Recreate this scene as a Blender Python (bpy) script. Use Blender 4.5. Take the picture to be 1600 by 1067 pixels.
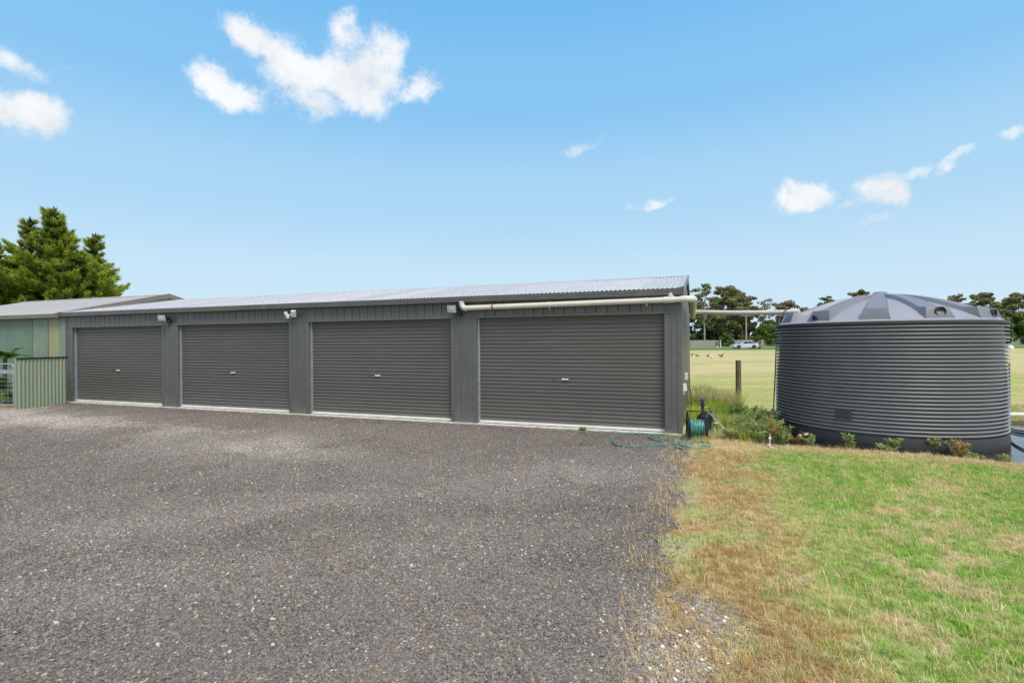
import bpy, bmesh, math, random
import numpy as np
from mathutils import Vector, Matrix, noise as mn

R = math.radians
scn = bpy.context.scene
for o in list(bpy.data.objects):
    bpy.data.objects.remove(o)
COL = scn.collection
random.seed(7)
rng = np.random.default_rng(7)

# ------------------------------------------------------------------ camera
FPX = 805.0; CAMZ = 1.68; ROLL = 0.0064
cam_d = bpy.data.cameras.new('camera'); cam = bpy.data.objects.new('camera', cam_d); COL.objects.link(cam)
cam_d.sensor_width = 36; cam_d.lens = FPX / 1600 * 36
cam_d.clip_start = .05; cam_d.clip_end = 6000
cam.matrix_world = Matrix.Translation((0, 0, CAMZ)) @ Matrix.Rotation(R(90), 4, 'X') @ Matrix.Rotation(-ROLL, 4, 'Z')
scn.camera = cam

# ------------------------------------------------------------------ sun, sky, exposure
SUN_EL, SUN_AZ = R(56), R(152)       # azimuth clockwise from +Y (the view direction)
sd = bpy.data.lights.new('sun', 'SUN'); sd.energy = 2.1; sd.angle = R(24); sd.color = (1, .955, .89)
sun = bpy.data.objects.new('sun', sd); COL.objects.link(sun)
sv = Vector((math.sin(SUN_AZ) * math.cos(SUN_EL), math.cos(SUN_AZ) * math.cos(SUN_EL), math.sin(SUN_EL)))
sun.rotation_euler = sv.to_track_quat('Z', 'Y').to_euler()
scn.view_settings.view_transform = 'Standard'; scn.view_settings.look = 'None'
scn.view_settings.exposure = 0.55; scn.view_settings.gamma = 1
scn.view_settings.use_curve_mapping = False
try:
    scn.cycles.max_bounces = 6; scn.cycles.transparent_max_bounces = 8; scn.cycles.use_denoising = True
except Exception:
    pass

def px_dir(px, py):
    dx = px - 800; dy = 533.5 - py
    return (dx * math.cos(ROLL) + dy * math.sin(ROLL)) / FPX, (-dx * math.sin(ROLL) + dy * math.cos(ROLL)) / FPX

def at(px, py, z=0.0):
    """ground point seen at photo pixel"""
    a, b = px_dir(px, py)
    Y = (z - CAMZ) / b
    return Vector((a * Y, Y, z))

def atY(px, py, Y):
    a, b = px_dir(px, py)
    return Vector((a * Y, Y, CAMZ + b * Y))

world = bpy.data.worlds.new("World"); scn.world = world; world.use_nodes = True
wn = world.node_tree; wn.nodes.clear()
def N(nt, t, **kw):
    n = nt.nodes.new(t)
    for k, v in kw.items():
        setattr(n, k, v)
    return n
def math_n(nt, op, a, b=None, c=None, clamp=False):
    n = nt.nodes.new('ShaderNodeMath'); n.operation = op; n.use_clamp = clamp
    for i, v in enumerate((a, b, c)):
        if v is None: continue
        if isinstance(v, (int, float)): n.inputs[i].default_value = v
        else: nt.links.new(v, n.inputs[i])
    return n.outputs[0]
def mixc(nt, fac, a, b, bt='MIX'):
    n = nt.nodes.new('ShaderNodeMix'); n.data_type = 'RGBA'; n.blend_type = bt
    for i, v in ((0, fac), (6, a), (7, b)):
        if isinstance(v, (int, float)): n.inputs[i].default_value = v
        elif isinstance(v, (tuple, list)): n.inputs[i].default_value = tuple(v) + ((1,) if len(v) == 3 else ())
        else: nt.links.new(v, n.inputs[i])
    return n.outputs[2]

out = N(wn, 'ShaderNodeOutputWorld'); bg = N(wn, 'ShaderNodeBackground'); bg.inputs[1].default_value = 0.12
sky = N(wn, 'ShaderNodeTexSky', sky_type='NISHITA', sun_disc=False, sun_elevation=SUN_EL, sun_rotation=SUN_AZ)
sky.air_density = 1.0; sky.dust_density = 1.0; sky.ozone_density = 1.5; sky.altitude = 20
tc = N(wn, 'ShaderNodeTexCoord')
sep = N(wn, 'ShaderNodeSeparateXYZ'); wn.links.new(tc.outputs['Generated'], sep.inputs[0])
az = math_n(wn, 'ARCTAN2', sep.outputs[0], sep.outputs[1])
el = math_n(wn, 'ARCSINE', sep.outputs[2])
comb = N(wn, 'ShaderNodeCombineXYZ'); wn.links.new(az, comb.inputs[0]); wn.links.new(el, comb.inputs[1])
nz = N(wn, 'ShaderNodeTexNoise'); nz.inputs['Scale'].default_value = 11; nz.inputs['Detail'].default_value = 10; nz.inputs['Roughness'].default_value = .58
wn.links.new(tc.outputs['Generated'], nz.inputs['Vector'])
off = N(wn, 'ShaderNodeVectorMath', operation='SUBTRACT'); wn.links.new(nz.outputs['Color'], off.inputs[0]); off.inputs[1].default_value = (.5, .5, .5)
scl = N(wn, 'ShaderNodeVectorMath', operation='SCALE'); wn.links.new(off.outputs[0], scl.inputs[0]); scl.inputs[3].default_value = .085
pz = N(wn, 'ShaderNodeVectorMath', operation='ADD'); wn.links.new(comb.outputs[0], pz.inputs[0]); wn.links.new(scl.outputs[0], pz.inputs[1])
clouds = [  # px, py, rx, ry (pixels), tilt, density
    (400, 62, 62, 28, -18, 1), (450, 105, 62, 36, -28, 1), (520, 120, 75, 40, -8, 1), (560, 150, 55, 36, 0, 1), (600, 92, 38, 44, 20, .85),
    (575, 112, 56, 44, 0, .95), (545, 98, 40, 34, 0, .6), (542, 52, 28, 36, 0, .75), (655, 138, 26, 24, 0, .85), (490, 160, 62, 26, 0, .8), (615, 150, 48, 20, 10, .5),
    (357, 137, 52, 24, -15, .95), (40, 180, 66, 33, 0, 1), (5, 165, 52, 30, 0, .8), (18, 95, 44, 22, -20, .7), (50, 122, 26, 20, -60, .5),
    (1258, 311, 44, 22, 4, 1), (1375, 298, 42, 24, 0, .85), (1425, 268, 36, 11, 8, .62), (1495, 256, 30, 15, 25, .66), (1313, 322, 18, 10, 20, .3),
    (1022, 315, 30, 11, 12, .85), (902, 230, 30, 11, 18, .62), (1590, 213, 26, 12, 20, .6), (1362, 347, 30, 11, 20, .42), (1148, 288, 22, 9, 30, .34),
    (112, 110, 26, 8, 10, .18), (1180, 120, 40, 8, 5, .05), (-130, 120, 95, 40, 10, .9), (1760, 150, 110, 36, -6, .9), (760, -190, 190, 60, 5, .9), (1420, -140, 120, 45, 0, .8)]
mask = None
for (px, py, rx, ry, tilt, dens) in clouds:
    a, b = px_dir(px, py)
    ca, ce = math.atan(a), math.atan2(b, math.hypot(a, 1))
    rx *= 1.13; ry *= 1.13
    kx = math.cos(ca) ** 2 / FPX * rx; ky = math.cos(ca) * math.cos(ce) ** 2 / FPX * ry
    s1 = N(wn, 'ShaderNodeVectorMath', operation='SUBTRACT'); wn.links.new(pz.outputs[0], s1.inputs[0]); s1.inputs[1].default_value = (ca, ce, 0)
    s1b = N(wn, 'ShaderNodeVectorMath', operation='MULTIPLY'); wn.links.new(s1.outputs[0], s1b.inputs[0]); s1b.inputs[1].default_value = (1, 1, 0)
    rot = N(wn, 'ShaderNodeVectorRotate', rotation_type='Z_AXIS'); rot.inputs['Angle'].default_value = -R(tilt); wn.links.new(s1b.outputs[0], rot.inputs['Vector'])
    s2 = N(wn, 'ShaderNodeVectorMath', operation='MULTIPLY'); wn.links.new(rot.outputs[0], s2.inputs[0]); s2.inputs[1].default_value = (1 / kx, 1 / ky, 0)
    ln = N(wn, 'ShaderNodeVectorMath', operation='LENGTH'); wn.links.new(s2.outputs[0], ln.inputs[0])
    m = N(wn, 'ShaderNodeMapRange', interpolation_type='SMOOTHSTEP'); wn.links.new(ln.outputs['Value'], m.inputs[0])
    m.inputs[1].default_value = 1.5; m.inputs[2].default_value = .25; m.inputs[3].default_value = 0; m.inputs[4].default_value = dens
    mask = m.outputs[0] if mask is None else math_n(wn, 'MAXIMUM', mask, m.outputs[0])
nz2 = N(wn, 'ShaderNodeTexNoise'); nz2.inputs['Scale'].default_value = 19; nz2.inputs['Detail'].default_value = 12; nz2.inputs['Roughness'].default_value = .72
wn.links.new(tc.outputs['Generated'], nz2.inputs['Vector'])
tt_ = math_n(wn, 'ADD', mask, math_n(wn, 'MULTIPLY', math_n(wn, 'SUBTRACT', nz2.outputs[0], .5), 2.0))
wisp = N(wn, 'ShaderNodeMapRange', interpolation_type='SMOOTHSTEP'); wn.links.new(tt_, wisp.inputs[0]); wisp.inputs[1].default_value = .16; wisp.inputs[2].default_value = 1.02
cm = math_n(wn, 'MULTIPLY', wisp.outputs[0], .97)
cm = math_n(wn, 'MULTIPLY', cm, math_n(wn, 'GREATER_THAN', mask, .001))
# broken cloud outside the view, added to neutralise the blue ambient light
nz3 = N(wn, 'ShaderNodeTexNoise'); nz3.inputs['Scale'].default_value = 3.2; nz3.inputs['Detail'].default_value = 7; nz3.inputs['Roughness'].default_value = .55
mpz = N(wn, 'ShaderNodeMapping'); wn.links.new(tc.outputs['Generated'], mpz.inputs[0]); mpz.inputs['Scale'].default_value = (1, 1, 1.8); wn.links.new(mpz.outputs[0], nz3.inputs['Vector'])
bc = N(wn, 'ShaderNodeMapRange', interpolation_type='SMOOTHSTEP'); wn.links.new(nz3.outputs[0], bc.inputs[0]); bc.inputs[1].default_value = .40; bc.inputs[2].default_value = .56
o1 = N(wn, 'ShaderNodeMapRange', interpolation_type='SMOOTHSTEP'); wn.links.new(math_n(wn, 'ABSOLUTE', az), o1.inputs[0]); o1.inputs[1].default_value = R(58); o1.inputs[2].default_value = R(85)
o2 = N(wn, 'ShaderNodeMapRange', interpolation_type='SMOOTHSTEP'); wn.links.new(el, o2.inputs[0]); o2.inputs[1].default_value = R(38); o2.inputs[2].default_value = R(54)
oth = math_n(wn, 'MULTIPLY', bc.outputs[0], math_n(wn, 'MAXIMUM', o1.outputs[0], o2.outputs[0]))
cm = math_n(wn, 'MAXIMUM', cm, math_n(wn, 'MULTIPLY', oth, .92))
# clear-air gradient, paler to the horizon
hz = N(wn, 'ShaderNodeValToRGB')
cr = hz.color_ramp; cr.interpolation = 'EASE'
K = 5.55
stops = [(0.0, (.66, .85, .97)), (.10, (.59, .80, .955)), (.25, (.43, .71, .95)), (.42, (.26, .59, .94)), (.62, (.155, .50, .93)), (1.0, (.10, .36, .82))]
cr.elements[0].position = 0; cr.elements[0].color = stops[0][1] + (1,)
cr.elements[1].position = 1; cr.elements[1].color = stops[-1][1] + (1,)
for p, c in stops[1:-1]:
    e = cr.elements.new(p); e.color = c + (1,)
elp = math_n(wn, 'DIVIDE', el, R(60), clamp=True)
wn.links.new(elp, hz.inputs[0])
grad = N(wn, 'ShaderNodeVectorMath', operation='SCALE'); wn.links.new(hz.outputs[0], grad.inputs[0]); grad.inputs[3].default_value = K
base = mixc(wn, .93, sky.outputs[0], grad.outputs[0])
cs_ = N(wn, 'ShaderNodeMapRange'); wn.links.new(nz.outputs[0], cs_.inputs[0]); cs_.inputs[1].default_value = .35; cs_.inputs[2].default_value = .55; cs_.inputs[3].default_value = K * .90; cs_.inputs[4].default_value = K * 1.02
clc = N(wn, 'ShaderNodeVectorMath', operation='SCALE'); clc.inputs[0].default_value = (.985, .995, 1.02); wn.links.new(cs_.outputs[0], clc.inputs[3])
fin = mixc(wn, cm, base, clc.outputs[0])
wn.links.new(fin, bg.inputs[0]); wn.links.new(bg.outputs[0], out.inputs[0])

# ------------------------------------------------------------------ helpers
def tag(o, label=None, cat=None, group=None, kind=None):
    if label: o['label'] = label
    if cat: o['category'] = cat
    if group: o['group'] = group
    if kind: o['kind'] = kind
    return o
def thing(name, label, cat, loc=(0, 0, 0), rz=0, group=None):
    o = bpy.data.objects.new(name, None); COL.objects.link(o)
    o.empty_display_size = .3
    o.location = loc; o.rotation_euler = (0, 0, rz)
    return tag(o, label, cat, group)
def copy_tree(o, parent=None):
    c = o.copy(); COL.objects.link(c); c.parent = parent
    if parent is not None: c.matrix_parent_inverse = o.matrix_parent_inverse
    for ch in list(o.children):
        copy_tree(ch, c)
    return c

class MB:
    def __init__(s): s.v = []; s.f = []; s.m = []
    def add(s, vs, fs, mi=0):
        b = len(s.v); s.v += [tuple(v) for v in vs]; s.f += [tuple(i + b for i in f) for f in fs]; s.m += [mi] * len(fs); return s
    def box(s, x0, x1, y0, y1, z0, z1, mi=0, M=None):
        vs = [(x, y, z) for z in (z0, z1) for y in (y0, y1) for x in (x0, x1)]
        if M is not None: vs = [M @ Vector(v) for v in vs]
        return s.add(vs, [(0, 2, 3, 1), (4, 5, 7, 6), (0, 1, 5, 4), (2, 6, 7, 3), (0, 4, 6, 2), (1, 3, 7, 5)], mi)
    def tube(s, pts, r, n=8, mi=0, caps=True, closed=False):
        pts = [Vector(p) for p in pts]; L = len(pts)
        rs = r if isinstance(r, (list, tuple)) else [r] * L
        up = Vector((0, 0, 1)); prev = None; vs = []
        for i, p in enumerate(pts):
            a = pts[max(i - 1, 0)] if not closed else pts[i - 1]
            b = pts[min(i + 1, L - 1)] if not closed else pts[(i + 1) % L]
            t = (b - a)
            if t.length < 1e-9: t = Vector((0, 0, 1))
            t.normalize()
            if prev is None:
                u = t.cross(up if abs(t.z) < .95 else Vector((1, 0, 0))).normalized()
            else:
                u = (prev - t * prev.dot(t)).normalized()
            prev = u; w = t.cross(u)
            for k in range(n):
                a_ = 2 * math.pi * k / n
                vs.append(p + (u * math.cos(a_) + w * math.sin(a_)) * rs[i])
        fs = []
        for i in range(L - 1 + (1 if closed else 0)):
            for k in range(n):
                a0 = i * n + k; a1 = i * n + (k + 1) % n; j = ((i + 1) % L) * n
                fs.append((a0, a1, j + (k + 1) % n, j + k))
        if caps and not closed:
            fs.append(tuple(range(n))[::-1]); fs.append(tuple(range((L - 1) * n, L * n)))
        return s.add(vs, fs, mi)
    def lathe(s, prof, n=32, c=(0, 0, 0), mi=0, M=None):
        vs = []; L = len(prof)
        for (r, z) in prof:
            for k in range(n):
                a = 2 * math.pi * k / n; v = Vector((c[0] + r * math.cos(a), c[1] + r * math.sin(a), c[2] + z))
                vs.append(M @ v if M is not None else v)
        fs = [(i * n + k, i * n + (k + 1) % n, (i + 1) * n + (k + 1) % n, (i + 1) * n + k) for i in range(L - 1) for k in range(n)]
        if prof[0][0] > 1e-4: fs.append(tuple(range(n))[::-1])
        if prof[-1][0] > 1e-4: fs.append(tuple(range((L - 1) * n, L * n)))
        return s.add(vs, fs, mi)
    def build(s, name, mats, parent=None, smooth=False, bevel=0, angle=40):
        me = bpy.data.meshes.new(name); me.from_pydata(s.v, [], s.f)
        if not isinstance(mats, (list, tuple)): mats = [mats]
        for m in mats: me.materials.append(m)
        me.polygons.foreach_set('material_index', s.m)
        me.validate(); me.update()
        bm = bmesh.new(); bm.from_mesh(me); bmesh.ops.recalc_face_normals(bm, faces=bm.faces); bm.to_mesh(me); bm.free()
        o = bpy.data.objects.new(name, me); COL.objects.link(o)
        if parent is not None: o.parent = parent
        if smooth:
            me.polygons.foreach_set('use_smooth', [True] * len(me.polygons))
            try: me.set_sharp_from_angle(angle=R(angle))
            except Exception: pass
        if bevel:
            b = o.modifiers.new('bevel', 'BEVEL'); b.width = bevel; b.segments = 2; b.limit_method = 'ANGLE'
        return o

def crom(pts, n=8, closed=False):
    pts = [Vector(p) for p in pts]; L = len(pts); o = []
    for i in range(L if closed else L - 1):
        if closed: p0, p1, p2, p3 = pts[i - 1], pts[i], pts[(i + 1) % L], pts[(i + 2) % L]
        else: p0, p1, p2, p3 = pts[max(i - 1, 0)], pts[i], pts[i + 1], pts[min(i + 2, L - 1)]
        for k in range(n):
            t = k / n
            o.append(.5 * ((2 * p1) + (p2 - p0) * t + (2 * p0 - 5 * p1 + 4 * p2 - p3) * t * t + (3 * p1 - p0 - 3 * p2 + p3) * t ** 3))
    if not closed: o.append(pts[-1])
    return o

def mat(name, col, rough=.5, metal=0, var=.12, scale=4, stretch=(1, 1, 1), bump=0, bscale=40, col2=None, amt2=0, s2=3, st2=(1, 1, 1), lo2=.55, spec=.5, trans=0, coat=0, emit=None, ovar=0, dust_z=0, crough=.03):
    m = bpy.data.materials.new(name); m.use_nodes = True; nt = m.node_tree
    p = nt.nodes['Principled BSDF']
    tcn = N(nt, 'ShaderNodeTexCoord')
    mp = N(nt, 'ShaderNodeMapping'); nt.links.new(tcn.outputs['Object'], mp.inputs[0]); mp.inputs['Scale'].default_value = stretch
    nn = N(nt, 'ShaderNodeTexNoise'); nn.inputs['Scale'].default_value = scale; nn.inputs['Detail'].default_value = 6; nn.inputs['Roughness'].default_value = .6
    nt.links.new(mp.outputs[0], nn.inputs['Vector'])
    f = N(nt, 'ShaderNodeMapRange'); nt.links.new(nn.outputs[0], f.inputs[0]); f.inputs[1].default_value = .3; f.inputs[2].default_value = .7
    c = mixc(nt, f.outputs[0], tuple(x * (1 - var) for x in col), tuple(min(1, x * (1 + var)) for x in col))
    if col2:
        mp2 = N(nt, 'ShaderNodeMapping'); nt.links.new(tcn.outputs['Object'], mp2.inputs[0]); mp2.inputs['Scale'].default_value = st2
        n2 = N(nt, 'ShaderNodeTexNoise'); n2.inputs['Scale'].default_value = s2; n2.inputs['Detail'].default_value = 8; n2.inputs['Roughness'].default_value = .65
        nt.links.new(mp2.outputs[0], n2.inputs['Vector'])
        f2 = N(nt, 'ShaderNodeMapRange'); nt.links.new(n2.outputs[0], f2.inputs[0]); f2.inputs[1].default_value = lo2; f2.inputs[2].default_value = lo2 + .13; f2.inputs[4].default_value = amt2
        c = mixc(nt, f2.outputs[0], c, col2)
    if ovar:
        oi = N(nt, 'ShaderNodeObjectInfo'); om = N(nt, 'ShaderNodeMapRange'); nt.links.new(oi.outputs['Random'], om.inputs[0]); om.inputs[3].default_value = 1 - ovar; om.inputs[4].default_value = 1 + ovar
        sc_n = N(nt, 'ShaderNodeVectorMath', operation='SCALE'); nt.links.new(c, sc_n.inputs[0]); nt.links.new(om.outputs[0], sc_n.inputs[3]); c = sc_n.outputs[0]
    if dust_z:
        sz = N(nt, 'ShaderNodeSeparateXYZ'); nt.links.new(tcn.outputs['Object'], sz.inputs[0])
        dn = N(nt, 'ShaderNodeTexNoise'); dn.inputs['Scale'].default_value = 3.5; dn.inputs['Detail'].default_value = 9; dn.inputs['Roughness'].default_value = .75; nt.links.new(tcn.outputs['Object'], dn.inputs['Vector'])
        dz = N(nt, 'ShaderNodeMapRange', interpolation_type='SMOOTHSTEP'); nt.links.new(math_n(nt, 'ADD', sz.outputs[2], math_n(nt, 'MULTIPLY', math_n(nt, 'SUBTRACT', dn.outputs[0], .5), -.9)), dz.inputs[0])
        dz.inputs[1].default_value = dust_z; dz.inputs[2].default_value = -.05; dz.inputs[3].default_value = 0; dz.inputs[4].default_value = .42
        c = mixc(nt, dz.outputs[0], c, (.27, .235, .195))
    nt.links.new(c, p.inputs['Base Color'])
    rr = N(nt, 'ShaderNodeMapRange'); nt.links.new(nn.outputs[0], rr.inputs[0]); rr.inputs[3].default_value = max(.02, rough - .08); rr.inputs[4].default_value = min(1, rough + .08)
    nt.links.new(rr.outputs[0], p.inputs['Roughness'])
    p.inputs['Metallic'].default_value = metal
    p.inputs['Specular IOR Level'].default_value = spec
    if coat: p.inputs['Coat Weight'].default_value = coat; p.inputs['Coat Roughness'].default_value = crough
    if bump:
        nb = N(nt, 'ShaderNodeTexNoise'); nb.inputs['Scale'].default_value = bscale; nb.inputs['Detail'].default_value = 5
        nt.links.new(mp.outputs[0], nb.inputs['Vector'])
        bn = N(nt, 'ShaderNodeBump'); bn.inputs['Strength'].default_value = bump; bn.inputs['Distance'].default_value = .01
        nt.links.new(nb.outputs[0], bn.inputs['Height']); nt.links.new(bn.outputs[0], p.inputs['Normal'])
    if emit:
        p.inputs['Emission Color'].default_value = emit[:3] + (1,); p.inputs['Emission Strength'].default_value = emit[3]
    return m

def leafmat(name, inst=False, trans=.3, rough=.6, attr='tint', objvar=0):
    m = bpy.data.materials.new(name); m.use_nodes = True; nt = m.node_tree
    p = nt.nodes['Principled BSDF']; o = nt.nodes['Material Output']
    a = N(nt, 'ShaderNodeAttribute'); a.attribute_name = 'shade'
    c = a.outputs['Color']
    if inst:
        b = N(nt, 'ShaderNodeAttribute'); b.attribute_type = 'INSTANCER'; b.attribute_name = attr
        c = mixc(nt, 1.0, a.outputs['Color'], b.outputs['Color'], 'MULTIPLY')
    nt.links.new(c, p.inputs['Base Color']); p.inputs['Roughness'].default_value = rough; p.inputs['Specular IOR Level'].default_value = .25
    if trans:
        t = N(nt, 'ShaderNodeBsdfTranslucent'); nt.links.new(c, t.inputs[0])
        mx = N(nt, 'ShaderNodeMixShader'); mx.inputs[0].default_value = trans
        nt.links.new(p.outputs[0], mx.inputs[1]); nt.links.new(t.outputs[0], mx.inputs[2]); nt.links.new(mx.outputs[0], o.inputs[0])
    return m

def np_mesh(name, V, F, mats, shade=None, smooth=False, link=True, parent=None):
    """V (n,3), F (m,k) fixed size k, shade (n,3) colours per vertex"""
    me = bpy.data.meshes.new(name)
    V = np.asarray(V, dtype=np.float32); F = np.asarray(F, dtype=np.int32); k = F.shape[1]
    me.vertices.add(len(V)); me.vertices.foreach_set('co', V.ravel())
    me.loops.add(F.size); me.loops.foreach_set('vertex_index', F.ravel())
    me.polygons.add(len(F)); me.polygons.foreach_set('loop_start', np.arange(0, F.size, k, dtype=np.int32))
    me.polygons.foreach_set('use_smooth', np.full(len(F), smooth))
    if not isinstance(mats, (list, tuple)): mats = [mats]
    for m_ in mats: me.materials.append(m_)
    if shade is not None:
        at_ = me.color_attributes.new('shade', 'FLOAT_COLOR', 'POINT')
        c = np.ones((len(V), 4), dtype=np.float32); c[:, :3] = shade; at_.data.foreach_set('color', c.ravel())
    me.update(calc_edges=True)
    o = bpy.data.objects.new(name, me)
    if link: COL.objects.link(o)
    if parent is not None: o.parent = parent
    return o

_H = rng.random((256, 256))
def vnoise(x, y):
    xi = np.floor(x).astype(int); yi = np.floor(y).astype(int); fx = x - xi; fy = y - yi
    fx = fx * fx * (3 - 2 * fx); fy = fy * fy * (3 - 2 * fy)
    h = lambda a, b: _H[a % 256, b % 256]
    return (h(xi, yi) * (1 - fx) + h(xi + 1, yi) * fx) * (1 - fy) + (h(xi, yi + 1) * (1 - fx) + h(xi + 1, yi + 1) * fx) * fy
def fbm(x, y, s, o=4):
    t = 0; a = .5; n = 0
    for i in range(o):
        t = t + a * vnoise(x * s + 17.3 * i, y * s + 9.1 * i); n += a; a *= .55; s *= 2.1
    return t / n
def sst(a, b, x):
    t = np.clip((x - a) / (b - a), 0, 1); return t * t * (3 - 2 * t)

# ------------------------------------------------------------------ terrain description
PHI = R(20.19); SO = Vector((2.748, 9.279, 0))
UX = Vector((math.cos(PHI), -math.sin(PHI), 0)); UY = Vector((math.sin(PHI), math.cos(PHI), 0))
def shed_local(x, y):
    dx = x - SO.x; dy = y - SO.y
    return dx * UX.x + dy * UX.y, dx * UY.x + dy * UY.y
POND = np.array([(3.95, 8.25), (4.6, 8.0), (5.3, 7.72), (6.0, 7.38), (6.7, 6.85), (7.6, 6.3), (9.2, 5.8), (13, 6.2), (13.5, 9.6), (10.5, 10.3), (8.6, 10.5), (7.6, 11.2), (6.2, 11.3), (5.0, 10.7), (4.5, 9.4), (4.1, 8.7)])
def pond_sd(x, y):
    """>0 outside"""
    d = np.full(x.shape, 1e9); ins = np.zeros(x.shape, bool); n = len(POND)
    for i in range(n):
        a = POND[i]; b = POND[(i + 1) % n]; e = b - a
        t = np.clip(((x - a[0]) * e[0] + (y - a[1]) * e[1]) / (e @ e), 0, 1)
        d = np.minimum(d, np.hypot(x - a[0] - t * e[0], y - a[1] - t * e[1]))
        c = ((a[1] > y) != (b[1] > y)) & (x < (b[0] - a[0]) * (y - a[1]) / (b[1] - a[1] + 1e-12) + a[0])
        ins ^= c
    return np.where(ins, -d, d)
BX = np.array([-3, 2.5, 2.9, 3.67, 5.05, 6.5, 8.05, 9.0, 9.6]); BV = np.array([.75, .74, .82, 1.05, 1.62, 2.18, 2.72, 3.05, 3.2])
def lawn_d(x, y):
    """signed distance right of the gravel edge (m)"""
    return x - np.interp(y, BX, BV) + (fbm(x, y, 2.3) - .5) * .55 + (fbm(x, y, 9) - .5) * .2
def ground_z(x, y):
    z = .022 * sst(-.2, .5, lawn_d(x, y)) * sst(16, 8, y)
    z = z + (fbm(x, y, 1.1, 3) - .5) * .02 * sst(40, 12, y)
    sx, sy = shed_local(x, y)
    flat = sst(.9, .2, np.abs(sy)) * (sx < .6) * (sx > -17.4)
    z = z * (1 - flat) - .012 * flat
    return z - .10 * sst(.12, -.16, pond_sd(x, y))
STRAW = np.array([.62, .51, .30]); GREEN = np.array([.25, .42, .06]); BROWN = np.array([.48, .32, .14]); LIME = np.array([.47, .53, .17]); SAND = np.array([.40, .335, .26])
def lawn_col(x, y, pick=False):
    d = lawn_d(x, y)
    n1 = fbm(x, y, .9); n2 = fbm(x + 31, y + 7, 2.6); n3 = fbm(x - 11, y + 50, 7)
    edge = y + .62 * (x - 4.0)                      # runs with the pond's front bank
    front = np.interp(x, POND[:7, 0], POND[:7, 1]) - y
    g = sst(.40, .60, n1 * .45 + n2 * .3 + n3 * .25 + .34 * np.exp(-((front - 1.35) ** 2) / .55) * sst(.9, 1.5, d) + .07)
    if pick:
        q = rng.random(len(x)); g = .45 * g + .55 * (q < g)
    c = LIME[None] * (1 - g[:, None]) + GREEN[None] * g[:, None]
    s = sst(.50, .70, fbm(x + 80, y, 1.7) * .55 + fbm(x, y + 40, 5) * .45)
    s = s * (1 - .75 * np.exp(-((front - 1.35) ** 2) / .55) * sst(.9, 1.5, d))
    s = np.maximum(s * .95, sst(.85, .28, front) * sst(-.3, .1, front + .6))
    s = np.maximum(s, sst(1.5, .6, d) * .45)
    s = .10 + .90 * s
    if pick: s = .35 * s + .65 * (rng.random(len(x)) < s)
    c = c * (1 - s[:, None]) + STRAW[None] * s[:, None]
    bw = sst(1.35, .55, d + (fbm(x, y, 1.4) - .5) * 1.6 + .1 * (y > 8)) * sst(.30, .52, fbm(x + 5, y + 5, 3)) * sst(8.4, 7.4, y)
    bw = bw * .85
    if pick: bw = .3 * bw + .7 * (rng.random(len(x)) < bw)
    c = c * (1 - bw[:, None]) + BROWN[None] * bw[:, None]
    return c

# ground tensor grid
def axis(segs):
    a = []
    for (s, e, st) in segs: a += list(np.arange(s, e, st))
    return np.array(a)
gx = np.concatenate([[-3000, -1200, -500, -250, -150, -100], axis([(-60, -22, 3), (-22, -2, .4), (-2, 9.6, .07), (9.6, 16, .3), (16, 60, 3)]), [60, 80, 110, 150, 220, 320, 500, 900, 3000]])
gy = np.concatenate([[-3000, -800, -200, -60, -20], axis([(-8, 1.8, .5), (1.8, 12, .07), (12, 20, .25), (20, 60, 2), (60, 150, 3)]), [150, 170, 220, 300, 500, 1000, 3500]])
GX, GY = np.meshgrid(gx, gy); fx_, fy_ = GX.ravel(), GY.ravel()
GZ = ground_z(fx_, fy_)
d_ = lawn_d(fx_, fy_); sx_, sy_ = shed_local(fx_, fy_)
grav = np.where((sy_ < .15) | (sx_ < -16.9), 1, 0) * sst(.12, -.12, d_) * (fx_ > -40)
grav = grav * sst(17.5, 16.5, fy_ + 0 * fx_)
lawnc = lawn_col(fx_, fy_)
# paddock colour
fn = fbm(fx_, fy_ * 2.2, .06, 4); fn2 = fbm(fx_ + 40, fy_ * 3, .25, 4)
dry = np.array([.52, .43, .20]); mid = np.array([.38, .38, .12]); grn = np.array([.16, .24, .05])
w = sst(.38, .62, .6 * fn + .4 * fn2 + .16 * np.exp(-((fy_ - 21) / 6) ** 2) - .12 * np.exp(-((fy_ - 45) / 18) ** 2))
fc = dry[None] * (1 - w[:, None]) + mid[None] * w[:, None]
far = sst(84, 88, fy_ + 2 * fn2)
fc = fc * (1 - far[:, None]) + grn[None] * far[:, None]
k = sst(9.6, 12.5, fy_ + (fbm(fx_, fy_, .8) - .5) * 3)
wet = sst(.45, -.05, pond_sd(fx_, fy_)); mud = np.array([.085, .066, .045])
tone = lawnc * (1 - k[:, None]) + fc * k[:, None]
tone = tone * .78 * (fy_ < 9)[:, None] + tone * (fy_ >= 9)[:, None]
dirtband = np.exp(-((d_ + .12) / .28) ** 2) * sst(.38, .62, fbm(fx_, fy_, 1.8)) * (fy_ < 9)
spot = np.exp(-(((fx_ - 1.12) / .26) ** 2 + ((fy_ - 3.12) / .26) ** 2)) + .8 * np.exp(-(((fx_ - .84) / .26) ** 2 + ((fy_ - 2.6) / .2) ** 2))
spot = sst(.45, .95, spot + (fbm(fx_, fy_, 6) - .5) * 2.0) * .8
bare = np.clip(np.maximum(dirtband * .8, spot), 0, 1)
grav = grav * (1 - .9 * spot)
tone = tone * (1 - bare[:, None]) + SAND[None] * bare[:, None]
soil = np.exp(-(((fx_ - 3.95) / .38) ** 2 + ((fy_ - 9.15) / .45) ** 2)) * .9
tone = tone * (1 - soil[:, None]) + np.array([.20, .17, .14])[None] * soil[:, None]
tone = tone * (1 - wet[:, None]) + mud[None] * wet[:, None]
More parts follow.
